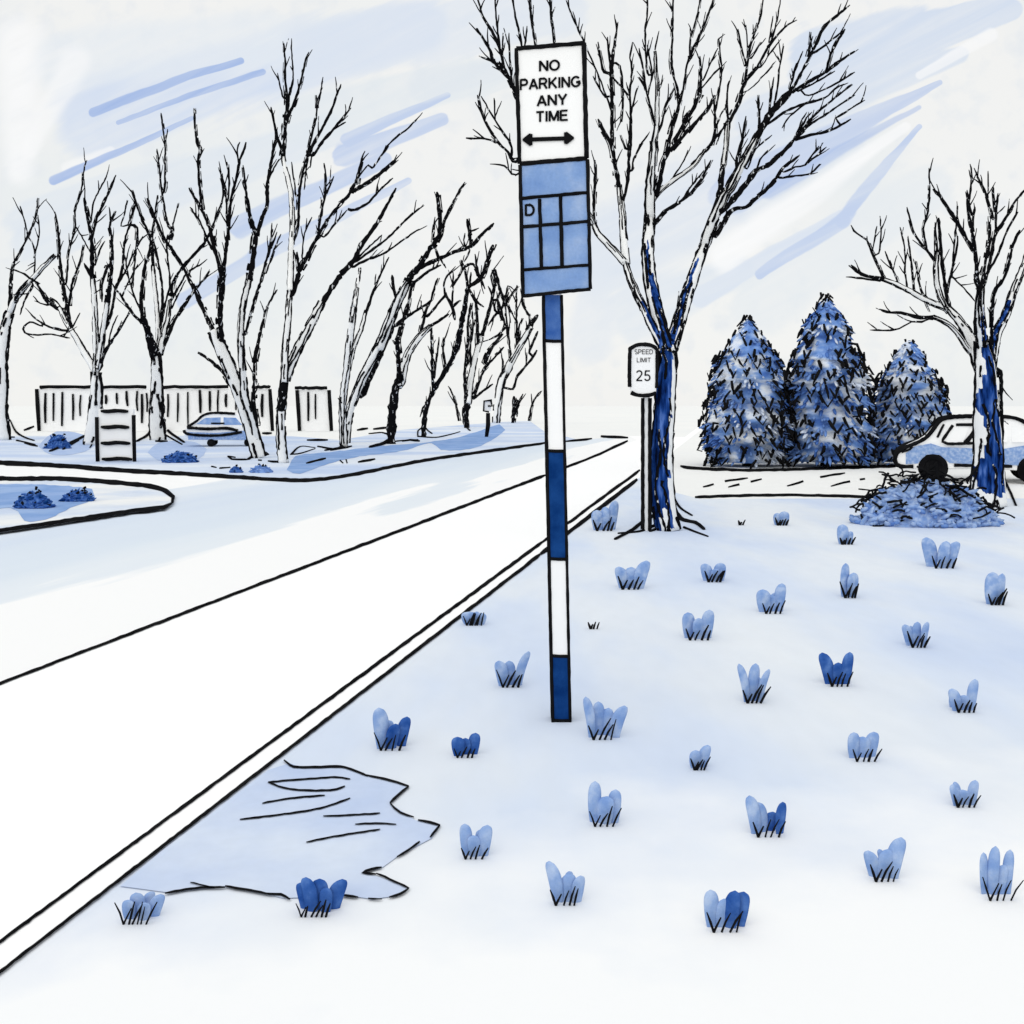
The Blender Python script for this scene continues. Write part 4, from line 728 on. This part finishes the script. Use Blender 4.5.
# ---------------------------------------------------------------- cars
def car(label, x0, scale, by, prof, win, wheels, lines, width, yaw=0, front=True, bluez=(.3, .75), z0=0.0, flip=False):
    """profile in metres: x along the car (0 at the nose), z up"""
    Yc = F*(H-z0)/(by-HZ); o = P(x0, by, Yc); root = thing('parked_car', label, 'car', o); root.rotation_euler = (0, 0, yaw)
    def mk(mb, name, m, par=None): return mb.build(name, m, par or root, offset=Vector((0, 0, 0)))
    W_ = width
    n = len(prof)
    body = MB()
    def ring(y, ins): 
        cx = sum(p[0] for p in prof)/n; cz = sum(p[1] for p in prof)/n
        return [(p[0]+(cx-p[0])*ins, y, p[1]+(cz-p[1])*ins) for p in prof]
    def tumble(p):  # roof narrower than the sill
        return p
    rings = [ring(0, .03), ring(.05, 0), ring(W_-.05, 0), ring(W_, .03)]
    vs = []
    for r_ in rings:
        for q in r_:
            k = max(0, (q[2]-.8))*.22; yv = q[1]+(k if q[1] < W_/2 else -k); vs.append((q[0], yv, q[2]))
    fs = [list(range(n))[::-1], [3*n+i for i in range(n)]]
    for a in range(3): fs += [[a*n+i, a*n+(i+1) % n, (a+1)*n+(i+1) % n, (a+1)*n+i] for i in range(n)]
    body.add(vs, fs, 0, False)
    bo = mk(body, 'body', [white])
    def side_y(z, eps): return max(0, z-.8)*.22-eps
    for (sy, sg) in ((0, -1), (W_, 1)):
        def yv(z, e): return (side_y(z, e) if sg < 0 else W_-side_y(z, 0)+e)
        g = MB()
        for wq in win:
            fr = [(x, yv(z, .012), z) for x, z in wq]; bk = [(x, yv(z, -.02), z) for x, z in wq]
            g.quad_box(fr, bk)
        mk(g, 'side_window', white if front else signb)
        bl = MB()
        band = [(x, z) for x, z in lines['blue']]
        bl.quad_box([(x, yv(z, .008), z) for x, z in band], [(x, yv(z, -.02), z) for x, z in band]); mk(bl, 'blue_flank', blueA, bo)
        t = MB()
        for L in lines['ink']:
            q = catmull([(x, 0, z) for x, z in L[1]], .06); t.tube([(p.x, yv(p.z, .012), p.z) for p in q], [L[0]*random.uniform(.85, 1.1) for _ in q], n=6, jit=.06)
        mk(t, 'trim', ink, bo)
    cr = MB()
    for x, z in lines['cross']: cr.tube([(x, side_y(z, 0), z), (x, W_-side_y(z, 0), z)], .02, n=6)
    mk(cr, 'cross_trim', ink, bo)
    for wx, wr in wheels:
        for sy in (0, W_):
            sg = -1 if sy == 0 else 1
            wh = MB(); yy0 = sy+sg*.03; yy1 = sy-sg*.2; k = 24
            prof_w = [(.0, yy0-sg*.02), (.55*wr, yy0-sg*.02), (.62*wr, yy0), (.93*wr, yy0), (wr, yy0-sg*.04), (wr, yy1+sg*.03), (.9*wr, yy1), (0, yy1)]
            vs = []; 
            for (rr, y_) in prof_w:
                for j in range(k): vs.append((wx+rr*math.cos(2*math.pi*j/k), y_, wr+rr*math.sin(2*math.pi*j/k)))
            fs = [[a*k+j, a*k+(j+1) % k, (a+1)*k+(j+1) % k, (a+1)*k+j] for a in range(len(prof_w)-1) for j in range(k)]
            wh.add(vs, fs, 0, False); wo_ = mk(wh, 'wheel', ink)
            hb = MB(); hb.ellip((wx, yy0-sg*.01, wr), Vector((.09, 0, 0)), Vector((0, .03, 0)), Vector((0, 0, .09)), seg=12, rings=6); mk(hb, 'hub', ink, wo_)
    return root
s_ = (F*H/(481-HZ))/F   # metres per traced unit at the car
def q_(pts): return [((x-894)*s_, (481-y)*s_) for x, y in pts]
prof = q_([(896, 469), (894.5, 462), (896, 455), (901, 450), (908, 446), (918, 441), (925, 436), (931, 428), (937, 420.5), (943, 418), (960, 416.5), (985, 416.5), (1000, 417), (1012, 422), (1026, 434), (1040, 442), (1044, 455), (1043, 467), (1036, 470), (985, 467), (905, 469)])
car('white and blue car parked behind the right hand tree', 894, 1, 481, prof,
    [q_([(938, 443), (946, 425), (964, 424), (957, 442)]), q_([(963, 442), (970, 424), (996, 424), (996, 441)]), q_([(1000, 441), (1000, 424), (1008, 426), (1020, 440)])],
    [((930-894)*s_, 14*s_), ((1018-894)*s_, 14*s_)],
    {'blue': q_([(905, 464), (905, 453), (914, 446), (928, 443), (938, 446.5), (960, 447), (985, 449), (1010, 444), (1034, 442), (1041, 450), (1038, 463), (985, 463), (945, 462), (936, 454), (924, 454), (916, 463)]),
     'ink': [(2.0*s_, q_([(912, 466), (900, 466), (895, 461), (897, 453), (905, 447), (916, 442), (925, 436), (933, 425), (938, 419.5), (950, 417), (975, 416), (1000, 417), (1012, 422), (1026, 434)])), (1.6*s_, q_([(949, 464), (960, 464), (1000, 464)])),
             (1.5*s_, q_([(948, 425), (941, 436), (938.5, 441), (943, 443), (960, 442.5), (985, 441)])), (1.5*s_, q_([(951, 424.5), (985, 424)])), (2.2*s_, q_([(971, 426), (964, 436), (959, 442)])), (1.2*s_, q_([(901, 452), (909, 449), (911, 446)])), (1.1*s_, q_([(934, 437), (938, 428), (940, 424)]))],
     'cross': q_([(937, 420.5), (925, 436.5), (1026, 434.5)])}, 1.55, yaw=math.radians(-21))
s2 = (F*(H-RZ)/(447-HZ))/F
def q2(pts): return [((x-184)*s2, (447-y)*s2) for x, y in pts]
prof2 = q2([(188, 440), (184, 434), (185, 429), (189, 426), (196, 421), (202, 415), (209, 413), (220, 412.5), (233, 413), (243, 418), (250, 426), (256, 430), (256, 438), (250, 441), (215, 440.5)])
car('small blue car parked left of the broad leaning tree before the fence', 184, 1, 447, prof2,
    [q2([(196, 424), (204, 418), (219, 417.5), (219, 425)]), q2([(222, 425), (222, 417.5), (234, 418), (240, 425)])],
    [((210-184)*s2, 4*s2), ((246-184)*s2, 4*s2)],
    {'blue': q2([(188, 439.5), (187, 432), (215, 433), (253, 430), (254, 438), (249, 440.5), (215, 440)]),
     'ink': [(1.3*s2, q2([(233, 414), (212, 413), (202, 415.5), (196, 421), (187, 427)])), (1.6*s2, q2([(187, 427.5), (205, 429), (225, 428.5), (236, 431)])), (1.5*s2, q2([(184, 430), (186, 433.5), (200, 435.5), (220, 435.5), (240, 432.5)])), (.9*s2, q2([(210, 423.5), (223, 423.5)]))],
     'cross': q2([(187, 427.5), (202, 415.5)])}, 1.5, front=False, z0=RZ, yaw=math.radians(12))

# ---------------------------------------------------------------- low shrub around the right tree
def shrub(label, name, cx, by, hw, hh, seed, z0=0, dark=False, dens=1.0, mats=None, grp=None, deep=.55, inkd=1.0):
    rnd = random.Random(seed); Yc = F*(H-z0)/(by-HZ); s = Yc/F; root = thing(name, label, 'shrub', P(cx, by, Yc)+Vector((0, hw*s*deep, 0)), grp)
    o = Vector(root.location); R_ = hw*s; Hh = hh*s
    c = MB(); na = 40; nr = 9; vs = []
    for a in range(nr+1):
        u = 1-a/nr
        for j_ in range(na):
            th = 2*math.pi*j_/na; b_ = 1+rnd.uniform(-.05, .05)
            vs.append(o+Vector((math.cos(th)*u*R_*b_*.97, math.sin(th)*u*R_*deep*b_*.97, Hh*(1-u**3)*.86*b_)))
    c.add(vs, [[a*na+j_, a*na+(j_+1) % na, (a+1)*na+(j_+1) % na, (a+1)*na+j_] for a in range(nr) for j_ in range(na)], 0, True)
    for k in range(int(420*dens)):
        th = rnd.uniform(0, 2*math.pi); u = math.sqrt(rnd.random()); ht = Hh*(1-u**3)*rnd.uniform(.55, 1)
        p = o+Vector((math.cos(th)*u*R_, math.sin(th)*u*R_*deep, max(.03, ht-.08*Hh))); L = rnd.uniform(.10, .19)*R_*(.8 if dens >= 1 else 1.6)
        d = Vector((rnd.uniform(-1, 1), rnd.uniform(-1, 1), rnd.uniform(-.1, .6))).normalized(); sd = d.cross(Vector((0, 0, 1))).normalized(); nn = sd.cross(d)
        c.ellip(p, d*L, sd*L*.34, nn*L*.24, seg=6, rings=4, mi=0 if rnd.random() < .85 else 1, jit=.15)
    c.build('foliage', mats or [blueA, needm[0]], root)
    t = MB()
    for k in range(int(110*inkd)):
        th = rnd.uniform(0, 2*math.pi); u = math.sqrt(rnd.uniform(.02, 1)); ht = Hh*(1-u**3)*rnd.uniform(.9, 1.08)+.05*R_
        p = o+Vector((math.cos(th)*u*R_, math.sin(th)*u*R_*deep, max(.02, ht))); L = rnd.uniform(.12, .3)*R_
        pts = [p]; 
        d = Vector((rnd.uniform(-1, 1), rnd.uniform(-.2, .2), rnd.uniform(-.35, .5))).normalized()
        for j in range(4): d = (d+Vector((rnd.uniform(-.6, .6), 0, rnd.uniform(-.6, .4)))).normalized(); pts.append(pts[-1]+d*L/4)
        for q in pts: q.z = max(q.z, z0+.01)
        t.tube(pts, [rnd.uniform(.8, 1.4)*s]*len(pts), n=5, jit=.2)
    t.build('twigs', ink, root); return root
shrub('wide low blue shrub with black twigs at the foot of the right hand tree', 'low_shrub', 942, 528, 74, 46, 4, inkd=1.5, deep=.5, dens=1.6)
GB = 'small dark blue shrubs at the left'
dk = [blueD, navy]
shrub('round dark blue shrub between the leftmost tree and the barricade', 'small_shrub', 55, 449, 12, 15, 21, z0=RZ, dens=.35, mats=dk, inkd=.0+.05, grp=GB)
shrub('dark blue twin shrub just right of the striped barricade', 'small_shrub', 177, 463, 17, 11, 22, z0=RZ, dens=.35, mats=dk, inkd=.08, grp=GB)
shrub('tiny dark blue shrub left below the broad leaning tree', 'small_shrub', 235, 473, 7, 7, 23, z0=RZ, dens=.3, mats=dk, inkd=.03, grp=GB)
shrub('tiny mid blue shrub under the broad leaning tree trunk', 'small_shrub', 260, 473, 11, 8, 24, z0=RZ, dens=.3, mats=[needm[0], blueA], inkd=.03, grp=GB)
shrub('larger dark shrub on the kerbed island by the left edge', 'small_shrub', 29, 509, 19, 17, 25, z0=RZ+.03, dens=.4, mats=dk, inkd=.14, grp=GB)
shrub('flat dark shrub on the kerbed island nearer its rounded tip', 'small_shrub', 74, 502, 16, 11, 26, z0=RZ+.03, dens=.4, mats=dk, inkd=.12, grp=GB)

# ---------------------------------------------------------------- grass tufts
tufts = [
 (605, 530, 30, 30, 'a', 'pale blue grass tuft beside the kerb left of the speed sign post'),
 (741, 525, 8, 10, 's', 'leafless pair of black grass stalks right of the big tree roots'),
 (781, 525, 18, 18, 'a', 'tiny blue grass tuft below the middle of the side path'),
 (846, 544, 18, 20, 'p', 'faint pale grass tuft just left below the wide low shrub'),
 (941, 567, 34, 30, 'a', 'blue grass tuft directly below the wide low shrub'),
 (995, 604, 22, 34, 'a', 'blue two leaved grass tuft by the right edge below the shrub'),
 (849, 597, 22, 38, 'a', 'narrow upright blue tuft below the faint pale one'),
 (772, 612, 32, 32, 'a', 'blue tuft with spread leaves between the narrow upright and small dark tufts'),
 (714, 581, 26, 26, 'a', 'blue tuft with leaning stalks right of the first tuft past the pole'),
 (631, 588, 32, 30, 'a', 'blue tuft below the speed sign nearest its post'),
 (594, 628, 18, 13, 's', 'leafless black grass stalks just right of the striped pole'),
 (475, 624, 26, 20, 'f', 'sparse black stalked tuft against the kerb left of the pole'),
 (698, 638, 36, 32, 'a', 'wide blue tuft in the lawn right of the pole at mid height'),
 (917, 646, 26, 34, 'a', 'slanting blue tuft two below the wide low shrub'),
 (511, 685, 32, 36, 'a', 'broad leaved blue tuft left of the foot of the striped pole'),
 (753, 701, 28, 40, 'a', 'tall blue tuft left of the dark blue tuft in the lawn centre'),
 (838, 684, 34, 34, 'd', 'dark blue three pointed tuft in the centre right of the lawn'),
 (963, 710, 32, 32, 'a', 'blue tuft with a leaf leaning right near the right edge'),
 (603, 736, 42, 46, 'a', 'big spiky blue tuft right of the foot of the striped pole'),
 (392, 747, 38, 42, 'm', 'blue and dark tuft between the kerb and the puddle top'),
 (466, 755, 30, 24, 'd', 'squat dark blue tuft right of the puddle top'),
 (699, 768, 22, 28, 'a', 'small isolated blue tuft in the middle of the lawn'),
 (863, 758, 38, 32, 'a', 'blue tuft with many black stalks below the dark three pointed one'),
 (963, 804, 32, 34, 'a', 'blue tuft with crossed stalks low by the right edge'),
 (604, 822, 40, 42, 'a', 'large blue tuft below the spiky one by the pole foot'),
 (767, 832, 44, 40, 'm', 'wide blue tuft with dark right half in the lower lawn'),
 (475, 855, 34, 38, 'a', 'blue tuft right of the jagged puddle tip'),
 (883, 877, 36, 42, 'a', 'pale blue tuft with black V stalks in the lower right lawn'),
 (567, 900, 40, 42, 'a', 'blue tuft lowest below the striped pole'),
 (997, 895, 42, 50, 'a', 'tall two leaved tuft in the bottom right corner'),
 (725, 925, 50, 46, 'm', 'largest fan shaped tuft, lowest of all in the lawn'),
 (319, 910, 50, 36, 'D', 'square dark blue tuft on the lower rim of the puddle'),
 (141, 918, 44, 36, 'f', 'mostly black stalked tuft at the left tip of the puddle beside the kerb')]
def leaf(mb, base, wd, ht, lean, th=.3, mi=0, yaw=0):
    n = 18; vs = []; K = 10
    for i in range(n+1):
        t = i/n; prof_ = (max(.01, 1-abs(2*t-1)**3.2)**.5 if t > .5 else .72+.28*math.sin(math.pi*t))*(.9+.12*t) ; prof_ = max(.02, prof_)
        if i == n: prof_ = .08
        c = base+Vector((lean*ht*t*t, 0, ht*t))
        for j in range(K):
            a = 2*math.pi*j/K; v = Vector((math.cos(a)*wd*.5*prof_, math.sin(a)*wd*.5*prof_*th, 0))
            v = Vector((v.x*math.cos(yaw)-v.y*math.sin(yaw), v.x*math.sin(yaw)+v.y*math.cos(yaw), 0)); vs.append(c+v)
    fs = [[i*K+j, i*K+(j+1) % K, (i+1)*K+(j+1) % K, (i+1)*K+j] for i in range(n) for j in range(K)]
    fs += [list(range(K))[::-1], [n*K+j for j in range(K)]]
    mb.add(vs, fs, mi, True)
for ti, (x, y, wd, ht, kind, lab) in enumerate(tufts):
    rnd = random.Random(100+ti); o = G(x, y); s = o.y/F
    root = thing('grass_tuft', lab, 'grass tuft', o, 'grass tufts scattered over the snowy lawn')
    if kind in 'aADmdpf':
        L = MB(); n = {'D': 5, 'f': 2}.get(kind, 3 if wd > 24 else 2)
        if wd > 40 and kind != 'D': n = 4
        for k in range(n):
            u = (k+.5)/n-.5; lh = ht*s*rnd.uniform(.62, 1.0)*(.7 if kind == 'f' else 1)
            if kind != 'D' and n >= 3 and k == n//2 and rnd.random() < .6: lh *= .72
            mi = {'a': 0, 'p': 0, 'f': 0, 'd': 1, 'D': 1, 'm': 1 if k >= n-2 and k > 0 else 0}[kind]
            leaf(L, o+Vector((u*wd*s*.72, rnd.uniform(-.25, .25)*wd*s*.5, -.003)), wd*s/n*(1.18 if kind != 'D' else 1.7)*rnd.uniform(.8, 1.2), lh, u*.4+rnd.uniform(-.1, .16), .3, mi, rnd.uniform(-.4, .4))
        # a few leaves at the back so the tuft has depth
        leaf(L, o+Vector((rnd.uniform(-.2, .2)*wd*s, wd*s*.35, -.003)), wd*s*.3, ht*s*.55, rnd.uniform(-.3, .3), .5, 0, .6)
        L.build('leaves', [blueA, blueD], root)
    St = MB(); n = {'s': 2 if wd < 12 else 3, 'f': 6, 'D': 6}.get(kind, 4)
    for k in range(n):
        u = (k+.5)/n-.5+rnd.uniform(-.05, .05); b0 = o+Vector((u*wd*s*.62-.04*wd*s, -wd*s*.28, .001)); hh = ht*s*rnd.uniform(.30, .50)*(1.4 if kind in 's' else 1)*(1.35 if kind == 'f' else 1)
        ln = .35+rnd.uniform(-.15, .25) if k > 0 else -.35
        pts = [b0, b0+Vector((ln*hh*.45, 0, hh*.5)), b0+Vector((ln*hh, -.1*hh, hh))]
        r_ = rnd.uniform(.8, 1.25)*s; St.tube(pts, [r_, r_*1.05, r_*.5], n=6, jit=.12)
        if k == 0: St.tube([b0, b0+Vector((.35*hh, 0, hh*.7))], [r_*1.2, r_*.6], n=6, jit=.1)
    St.build('stalks', ink, root)

# ---------------------------------------------------------------- signs
def arc_(cx, cy, rx, ry, a0, a1, n=12): return [(cx+rx*math.cos(math.radians(a0+(a1-a0)*i/n)), cy+ry*math.sin(math.radians(a0+(a1-a0)*i/n))) for i in range(n+1)]
GL = {  # plain sans letterforms: (width, strokes) on a unit-high em
 'N': (.78, [[(.07, 0), (.07, 1)], [(.07, .97), (.71, .03)], [(.71, 0), (.71, 1)]]),
 'O': (.92, [arc_(.46, .5, .39, .44, 0, 360, 28)]),
 'P': (.74, [[(.07, 0), (.07, 1)], [(.07, .94), (.42, .94)]+arc_(.42, .695, .24, .245, 90, -90)+[(.07, .45)]]),
 'A': (.84, [[(.05, 0), (.42, .97)], [(.42, .97), (.79, 0)], [(.19, .32), (.65, .32)]]),
 'R': (.80, [[(.07, 0), (.07, 1)], [(.07, .94), (.44, .94)]+arc_(.44, .71, .24, .23, 90, -90)+[(.07, .48)], [(.44, .48), (.74, 0)]]),
 'K': (.80, [[(.07, 0), (.07, 1)], [(.72, 1), (.09, .36)], [(.30, .56), (.75, 0)]]),
 'I': (.22, [[(.11, 0), (.11, 1)]]),
 'G': (.90, [arc_(.46, .5, .39, .44, 42, 340, 24)+[(.82, .45), (.48, .45)]]),
 'Y': (.80, [[(.05, 1), (.40, .44)], [(.75, 1), (.40, .44)], [(.40, .48), (.40, 0)]]),
 'T': (.74, [[(.02, .94), (.72, .94)], [(.37, .94), (.37, 0)]]),
 'M': (.90, [[(.07, 0), (.07, 1)], [(.09, .98), (.45, .06)], [(.45, .06), (.81, .98)], [(.83, 0), (.83, 1)]]),
 'E': (.72, [[(.07, 0), (.07, 1)], [(.07, .94), (.68, .94)], [(.07, .52), (.63, .52)], [(.07, .06), (.70, .06)]]),
 'L': (.62, [[(.07, 0), (.07, 1)], [(.07, .06), (.60, .06)]]),
 'S': (.72, [arc_(.36, .71, .27, .23, 35, 270, 14)+arc_(.36, .26, .28, .21, 90, -145, 14)]),
 'D': (.80, [[(.07, 0), (.07, 1)], [(.07, .94), (.36, .94)]+arc_(.36, .5, .37, .44, 90, -90, 16)+[(.07, .06)]]),
 '2': (.62, [arc_(.31, .72, .23, .23, 165, -25, 14)+[(.42, .45), (.10, .10), (.06, .055)], [(.04, .055), (.58, .055)]]),
 '5': (.62, [[(.54, .94), (.16, .94), (.10, .52)]+arc_(.30, .32, .24, .26, 125, -155, 16)])}
def txt(body, w_, h_, bold):
    vs = []; fs = []; x = 0
    for ch in body:
        gw, st = GL[ch]
        for pl in st:
            k = len(pl); b0 = len(vs); t_ = bold
            for i, p in enumerate(pl):
                a = Vector((pl[max(i-1, 0)][0], pl[max(i-1, 0)][1])); c = Vector((pl[min(i+1, k-1)][0], pl[min(i+1, k-1)][1])); d = (c-a).normalized(); nn = Vector((-d.y, d.x)); sc_ = 1
                if 0 < i < k-1:
                    d1 = (Vector(p)-a).normalized(); sc_ = 1/max(.6, abs(nn.dot(Vector((-d1.y, d1.x)))))
                vs.append((x+p[0]+nn.x*t_*sc_/2, p[1]+nn.y*t_*sc_/2)); vs.append((x+p[0]-nn.x*t_*sc_/2, p[1]-nn.y*t_*sc_/2))
            fs += [[b0+2*i, b0+2*i+1, b0+2*i+3, b0+2*i+2] for i in range(k-1)]
        x += gw+.10
    x -= .10
    return [(u/x*w_, v*h_) for u, v in vs], fs
def letters(mb, body, cx, cy, w_, h_, slope, mp, bold):
    vs, fs = txt(body, w_, h_, bold); out = []
    for i, (u, v) in enumerate(vs):
        px = cx-w_/2+u; py = cy+h_/2-v+slope*(px-cx); q = mp(px, py); q.y -= .00003*(i//2 % 37); out.append(q)
    mb.add(out, fs, 0, False)
YP = G(561, 722).y
# striped pole (leans a little)
root = thing('sign_post', 'tall square post banded blue and white carrying the two notices', 'post', G(561, 722))
def px_c(y): return 552.5+(y-295)*(561.5-552.5)/(722-295)
def px_w(y): return 18.0-.6*(y-295)/427
sp_ = YP/F; D = .085
def slab(y0, y1, m, nm, inset=0.0):
    q = MB(); a = []
    for y in (y0, y1):
        c = px_c(y); w2 = px_w(y)/2-inset
        a.append((P(c-w2, y, YP), P(c+w2, y, YP)))
    fr = [a[0][0], a[0][1], a[1][1], a[1][0]]; q.quad_box(fr, [v+Vector((0, D, 0)) for v in fr]); return q.build(nm, m, root)
slab(170, 295, white, 'upper_shaft'); slab(295, 340, bandA, 'band'); slab(340.0, 450.5, white, 'band'); slab(450.5, 559, navy, 'band'); slab(559, 656, white, 'band'); slab(656, 721.5, navy, 'band')
e = MB()
for sx in (-1, 1):
    for dd in (0, D):
        ys = [295+(722-295)*i/60 for i in range(61)]; e.tube([P(px_c(y)+sx*px_w(y)/2, y, YP)+Vector((0, dd, 0)) for y in ys], [1.55*sp_*random.uniform(.88, 1.12) for _ in ys], n=8, jit=.06)
e.build('corner_edge', ink, root)
e = MB()
for y in (341, 451, 559, 656, 720.5):
    for dd in (0, D): e.tube([P(px_c(y)-px_w(y)/2-.6, y-.4, YP)+Vector((0, dd, 0)), P(px_c(y), y+.3, YP)+Vector((0, dd, 0)), P(px_c(y)+px_w(y)/2+.6, y+.2, YP)+Vector((0, dd, 0))], 1.7*sp_, n=8, jit=.08)
    for sx in (-1, 1): a_ = P(px_c(y)+sx*px_w(y)/2, y, YP); e.tube([a_, a_+Vector((0, D, 0))], 1.6*sp_, n=8)
e.build('band_seam', ink, root)
def panel(nm, label, cat, corners, m, edgew, extra, Yn):
    r0 = thing(nm, label, cat, P(sum(c[0] for c in corners)/4, corners[2][1], Yn)); q = MB()
    fr = [P(x, y, Yn) for x, y in corners]; q.quad_box(fr, [v+Vector((0, .012, 0)) for v in fr]); q.build('plate', m, r0)
    e = MB(); n = len(corners)
    for i in range(n):
        a, b_ = corners[i], corners[(i+1) % n]; w_ = edgew[i]
        pts = [P(a[0]+(b_[0]-a[0])*k/16+random.uniform(-.25, .25)*(0 < k < 16), a[1]+(b_[1]-a[1])*k/16+random.uniform(-.25, .25)*(0 < k < 16), Yn-.002) for k in range(17)]
        e.tube(pts, [w_*.5*Yn/F*random.uniform(.9, 1.1) for _ in pts], n=8, jit=.05)
    e.build('frame', ink, r0)
    extra(r0, Yn); return r0
def ex1(r0, Yn):
    mp = lambda x, y: P(x, y, Yn-.004)
    t = MB()
    for body, cx, cy, w_, h_ in (('NO', 549.5, 65.5, 20.5, 10.6), ('PARKING', 550.3, 83, 60.5, 10.8), ('ANY', 552, 100, 30, 10.8), ('TIME', 552, 116, 32, 10.6)): letters(t, body, cx, cy, w_, h_, -.055, mp, .20)
    t.build('lettering', ink, r0)
    a = MB(); k = Yn/F
    a.quad_box([P(530, 137.4, Yn-.006), P(568, 136.2, Yn-.006), P(568, 140.4, Yn-.006), P(530, 141.6, Yn-.006)][::-1], [P(530, 137.4, Yn-.001), P(568, 136.2, Yn-.001), P(568, 140.4, Yn-.001), P(530, 141.6, Yn-.001)][::-1])
    for sgx, tip, bx in ((-1, (522.6, 139.6), 531), (1, (574, 138.0), 565.5)):
        hw = 6.3; cyy = tip[1]
        pts = [(tip[0], cyy-.9), (bx-sgx*(-1.5), cyy-hw), (bx-sgx*1.5, cyy-hw+.8), (bx-sgx*1.5, cyy+hw-.8), (bx-sgx*(-1.5), cyy+hw), (tip[0], cyy+.9)]
        a.quad_box([P(x, y, Yn-.007) for x, y in pts], [P(x, y, Yn-.001) for x, y in pts])
    a.build('double_arrow', ink, r0)
panel('notice_sign', 'white no parking sign with black double arrow on top of the banded post', 'sign', [(516.2, 48.5), (584, 43), (586.5, 158), (519.5, 163.5)], white, [4.4, 4.8, 3.8, 4.0], ex1, YP-.03)
def ex2(r0, Yn):
    g = MB(); k = Yn/F
    for (a, b_, w_) in (((521, 198.5), (587, 192.5), 3.6), ((521.5, 227), (588, 221.5), 3.4), ((523, 270), (589, 265), 3.2), ((539.5, 199), (541.5, 268), 3.8), ((560.5, 195), (562, 267), 3.8)):
        pts = [P(a[0]+(b_[0]-a[0])*i/12+random.uniform(-.2, .2), a[1]+(b_[1]-a[1])*i/12+random.uniform(-.2, .2), Yn-.001) for i in range(13)]
        g.tube(pts, [w_*.5*k*random.uniform(.9, 1.1) for _ in pts], n=8, jit=.05)
    g.build('grid_line', ink, r0)
    t = MB(); letters(t, 'D', 529.8, 210, 9.5, 11.5, -.03, lambda x, y: P(x, y, Yn-.003), .2); t.build('lettering', ink, r0)
panel('timetable_sign', 'blue gridded bus stop timetable panel under the no parking sign', 'sign', [(520, 165), (587.5, 159.5), (590.5, 289), (523, 296)], signb, [2.0, 3.8, 3.6, 4.0], ex2, YP-.032)

# speed limit sign
YS = G(647, 531).y; ks = YS/F
root = thing('road_sign_post', 'thin twin edged white post carrying the speed limit sign', 'post', G(647, 533))
q = MB(); q.box(P(643, 0, YS).x, P(650, 0, YS).x, YS+.01, YS+.05, 0, P(0, 350, YS).z); q.build('web', white, root)
for xa, y1 in ((642.7, 529), (649.9, 533)):
    q = MB(); ys = [398+(y1-398)*i/30 for i in range(31)]; q.tube([P(xa+random.uniform(-.15, .15), y, YS-.0) for y in ys], [1.9*ks*random.uniform(.92, 1.08) for _ in ys], n=8, jit=.05); q.build('flange', ink, root)
YS2 = YS-.05; k2 = YS2/F
root = thing('speed_sign', 'white speed limit 25 sign with thick black border in front of the big tree', 'sign', P(643.5, 397, YS2))
out = [(629.5, 347), (636, 344.2), (643, 343.4), (651, 344.2), (656.8, 347), (657, 370), (656, 394), (650, 396.6), (643, 397.4), (636, 396.6), (630, 394), (629.2, 370)]
q = MB(); fr = [P(x, y, YS2) for x, y in out]; q.quad_box(fr, [v+Vector((0, .02, 0)) for v in fr]); q.build('plate', white, root)
q = MB()
for pl, w_ in (([(629.5, 349), (636, 345.3), (643, 344.4), (651, 345.3), (656.5, 348.5)], 4.2), ([(630, 348), (629.6, 360), (629.4, 375), (629.6, 387)], 3.8), ([(656.8, 348), (657, 365), (656.6, 388)], 3.2), ([(631, 392.5), (636, 394.8), (644, 395.6), (651, 394.8), (656, 392.8)], 4.0)):
    pts = catmull([(x, y, 0) for x, y in pl], 2); q.tube([P(p.x, p.y, YS2-.004) for p in pts], [w_*.5*k2*random.uniform(.9, 1.08) for _ in pts], n=8, jit=.05)
q.build('border', ink, root)
t = MB(); mp = lambda x, y: P(x, y, YS2-.006)
letters(t, 'SPEED', 643.8, 351.8, 18.5, 4.8, 0, mp, .13); letters(t, 'LIMIT', 643.8, 360, 14, 4.6, 0, mp, .13); letters(t, '25', 643.3, 375.7, 15, 10.8, 0, mp, .12)
t.build('lettering', ink, root)
